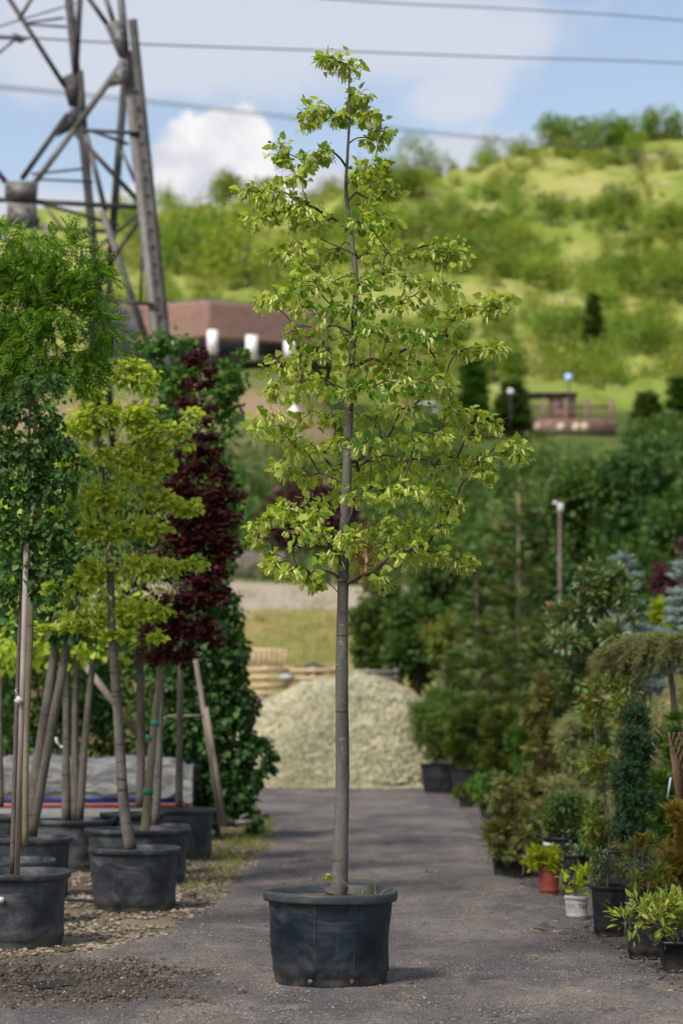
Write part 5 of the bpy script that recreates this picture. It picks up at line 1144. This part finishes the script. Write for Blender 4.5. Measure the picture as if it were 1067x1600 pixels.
# ------------------------------------------------------------------ pylon
pd = 40.0
root = empty('pylon', (W(60, 1237, pd).x, pd+2, 0), 'big grey steel lattice pylon rising from behind the trees at upper left', 'pylon'); o = tuple(root.location)
def member(nm, a, b, wpx, mat='steel', d1=pd, d2=None, th=.5, up=(0, 1, 0)):
    A, B = W(*a, d1), W(*b, d2 or d1); w_ = .86*wpx/PPM(d1)
    # L-angle: two flanges
    g = join([bar(A, B, w_, .025, up), shift(bar(A, B, .025, w_*th, up), (w_*.45, w_*th*.5, 0))])
    return part(nm, g, M[mat], root, o)
def line(x0, y0, x1, y1): return (x0, y0), (x1, y1)
# near right leg: two faces side by side, splice above
def at_leg(y): return 188+ (y-30)*(248-188)/(490)          # left flange of the near right leg
member('leg', (197, 80), (321, 1245), 19, 'steel'); member('leg', (207, 30), (334, 1245), 16, 'steeld', pd-.12)  # one face in the lighter steel, the other in the darker
member('leg', (184, -60), (199, 110), 13, 'steel', pd+.05)
# far right leg seen in the middle
member('leg', (102, -60), (178, 700), 15, 'steeld', pd+5); member('leg', (128, -60), (118, 120), 10, 'steeld', pd+4.9); member('leg', (126, 110), (160, 560), 9, 'steeld', pd+4.8)
member('leg', (194, 130), (170, 430), 12, 'steeld', pd+5.5)
member('leg', (196, 130), (150, 700), 10, 'steeld', pd+5.6)
br = [((10, -10), (102, 135), 9, 'steeld', 1), ((60, -20), (30, 30), 6, 'steel', 1), ((134, -10), (168, 38), 9, 'steeld', 0), ((160, -20), (178, 35), 9, 'steel', 0), ((190, 100), (118, 200), 11, 'steel', 0),
      ((118, 200), (55, 285), 10, 'steel', 0), ((106, 178), (34, 280), 9, 'steeld', 1), ((115, 205), (224, 322), 9, 'steeld', 0), ((115, 203), (218, 208), 7, 'steeld', 0), ((140, 203), (200, 225), 6, 'steeld', 2), ((50, 272), (130, 264), 4, 'steeld', 4), ((55, 280), (145, 284), 4, 'steeld', 4),
      ((-40, 310), (225, 324), 9, 'steeld', 0), ((60, 316), (185, 352), 7, 'steeld', 2), ((-20, 352), (185, 362), 7, 'steeld', 3), ((135, 210), (165, 330), 9, 'steel', 3), ((160, 330), (232, 540), 12, 'steel', 1.5), ((222, 330), (150, 390), 6, 'steeld', 2), ((220, 342), (165, 420), 7, 'steeld', 1), ((170, 468), (240, 476), 7, 'steeld', 0), ((224, 360), (219, 475), 4, 'steeld', 2),
      ((40, 36), (100, 28), 4, 'steeld', 3), ((42, 38), (104, 42), 4, 'steeld', 2), ((-30, 235), (14, 290), 10, 'steel', 0), ((66, 350), (100, 395), 7, 'steel', 3), ((190, 235), (212, 285), 6, 'steel', 2), ((70, 320), (98, 358), 5, 'steel', 3), ((60, 340), (20, 470), 8, 'steeld', 3), ((0, 350), (60, 480), 8, 'steel', 0)]
for a, b, w_, m_, e in br: member('brace', a, b, w_, m_, pd+e, pd+e+random.uniform(-.1, .1))
def plate(pts, d, bolts, mat='steel'):
    P_ = [W(x, y, d) for x, y in pts]; n = len(P_); v = [tuple(q) for q in P_]+[tuple(q+Vector((0, .04, 0))) for q in P_]
    f = [tuple(range(n-1, -1, -1)), tuple(range(n, 2*n))]+[(i, (i+1) % n, (i+1) % n+n, i+n) for i in range(n)]
    pl = part('gusset_plate', (np.array(v), np.array(tri(f))), M[mat], root, o)
    for bx, by in bolts: c0 = W(bx, by, d); part('bolt', tube([c0+Vector((0, .01, 0)), c0-Vector((0, .03, 0))], .022, 6), M['steeld'], pl, o)
plate([(164, 40), (178, 32), (194, 32), (198, 88), (186, 90)], pd-.15, [(172, 44), (177, 52), (182, 62), (190, 40), (191, 52), (192, 64), (193, 76)])
plate([(186, 92), (200, 92), (202, 128), (170, 136), (176, 120)], pd-.16, [(194, 100), (195, 112), (196, 122), (182, 118), (176, 128)])
plate([(8, 283), (60, 283), (58, 311), (8, 311)], pd-.15, [(14, 292), (20, 300), (50, 290), (46, 298), (52, 302), (14, 304)])
plate([(12, 318), (58, 318), (60, 354), (10, 354)], pd-.15, [(18, 328), (26, 334), (20, 344), (44, 328), (50, 336), (46, 346)])
plate([(96, 122), (112, 114), (124, 118), (122, 168), (108, 166)], pd+4.4, [(110, 128), (112, 140), (114, 152)], 'steeld')
plate([(110, 170), (126, 166), (118, 200), (88, 214)], pd+4.3, [(112, 180), (104, 190)], 'steeld')
for t in range(14): y = 140+t*27; c0 = W(209+(y-30)*.103-8, y, pd-.16); part('bolt', tube([c0, c0-Vector((0, .03, 0))], .03, 6), M['steel'], root, o)

# power lines sag from the pylon and run off to the right
mw = solid('wire_metal', (.10, .11, .13), (.15, .16, .18), 1, .5, 0)
def wire(label, pts, r_):
    P_ = spline([W(x, y, d) for x, y, d in pts], 10); tag(part('power_line', tube(P_, r_*.75, 6), mw, smooth=True), label, 'cable', 'power lines')
wire('highest power line crossing the upper right corner', [(-100, -55, 45), (540, 0, 55), (800, 14, 60), (1067, 32, 66), (1500, 75, 76)], .028)
wire('power line passing just below the tip of the lime tree', [(-60, 52, 43), (200, 68, 48), (534, 80, 54), (800, 90, 60), (1067, 99, 66), (1500, 125, 78)], .028)
wire('lowest power line crossing the hill skyline', [(-60, 128, 60), (200, 153, 70), (534, 190, 82), (800, 218, 92), (1067, 241, 104), (1500, 285, 120)], .026)
wire('lowest twin power line just under its pair', [(-60, 133, 60), (200, 158, 70), (534, 195, 82), (800, 222, 92), (1067, 244, 104), (1500, 290, 120)], .022)
r2 = empty('insulator', W(0, 60, 42.5), 'dark clamp joining the power line at the left edge', 'clamp'); o = tuple(r2.location)
part('clamp', join([tube([W(-20, 58, 42.6), W(44, 60, 43.6)], .04, 6), tube([W(28, 58, 43.2), W(12, 72, 43.2), W(-10, 90, 43)], .03, 6), tube([W(22, 57, 43), W(34, 62, 43.4)], .08, 6)]), mw, r2, o)
tag(part('guy_wire', tube([W(-30, 50, 44), W(118, 5, 41)], .02, 5), mw), 'thin wire rising to the top of the pylon', 'cable')

# ------------------------------------------------------------------ small things
dd = GD(1461); ml = solid('dry_leaf', (.30, .19, .06), (.42, .28, .10), 20, .7, .2)
v = []; 
for i in range(9):
    t = i/8; w_ = .035*math.sin(math.pi*min(1, t*.95+.05))+.004; v += [(-.14+.28*t, -w_, .035+.012*math.sin(t*9)), (-.14+.28*t, w_*.5, .03+.01*math.cos(t*7))]
f = [(2*i, 2*i+2, 2*i+3, 2*i+1) for i in range(8)]
A = G(862, 1461); tag(part('dry_leaf', (np.array(v), np.array(tri(f))), ml, loc=(A.x, A.y, 0)), 'curled yellow brown dead leaf lying on the right of the track', 'leaf')
A = W(857, 1320, 18.5); tag(part('plant_label', box(0, 0, 0, .10, .01, .03, .2, 0, 0, .2), mtag, loc=(A.x, A.y, A.z)), 'white plastic plant label above the orange pot', 'plant label')
A = G(165, 1408); tag(part('hose', tube(spline([W(100, 1405, 15.6), W(130, 1407, 15.6), W(152, 1408, 15.6)], 5), .012, 6), M['potk']), 'black irrigation hose between the two front left pots', 'hose')
P = []
for _ in range(260):
    d = 10.2+13*random.random()**1.4; x = xR(d)-abs(random.gauss(0, .55)) if random.random() < .6 else random.uniform(xL(d)-.4, xR(d))
    P.append((x, d, .034))
P = np.array(P); Dn = rng.normal(size=(len(P), 3))*np.array([1, 1, .12])
tag(part('fallen_leaves', inst(OVAL, P, frames(Dn, None, .3), rng.uniform(.018, .045, len(P))), leafmat('dead_leaf', (.12, .075, .035), (.30, .21, .09), (.20, .22, .06), .1, cw=.15)), 'small dry fallen leaves scattered over the track and its right verge', 'fallen leaves', kind='stuff')
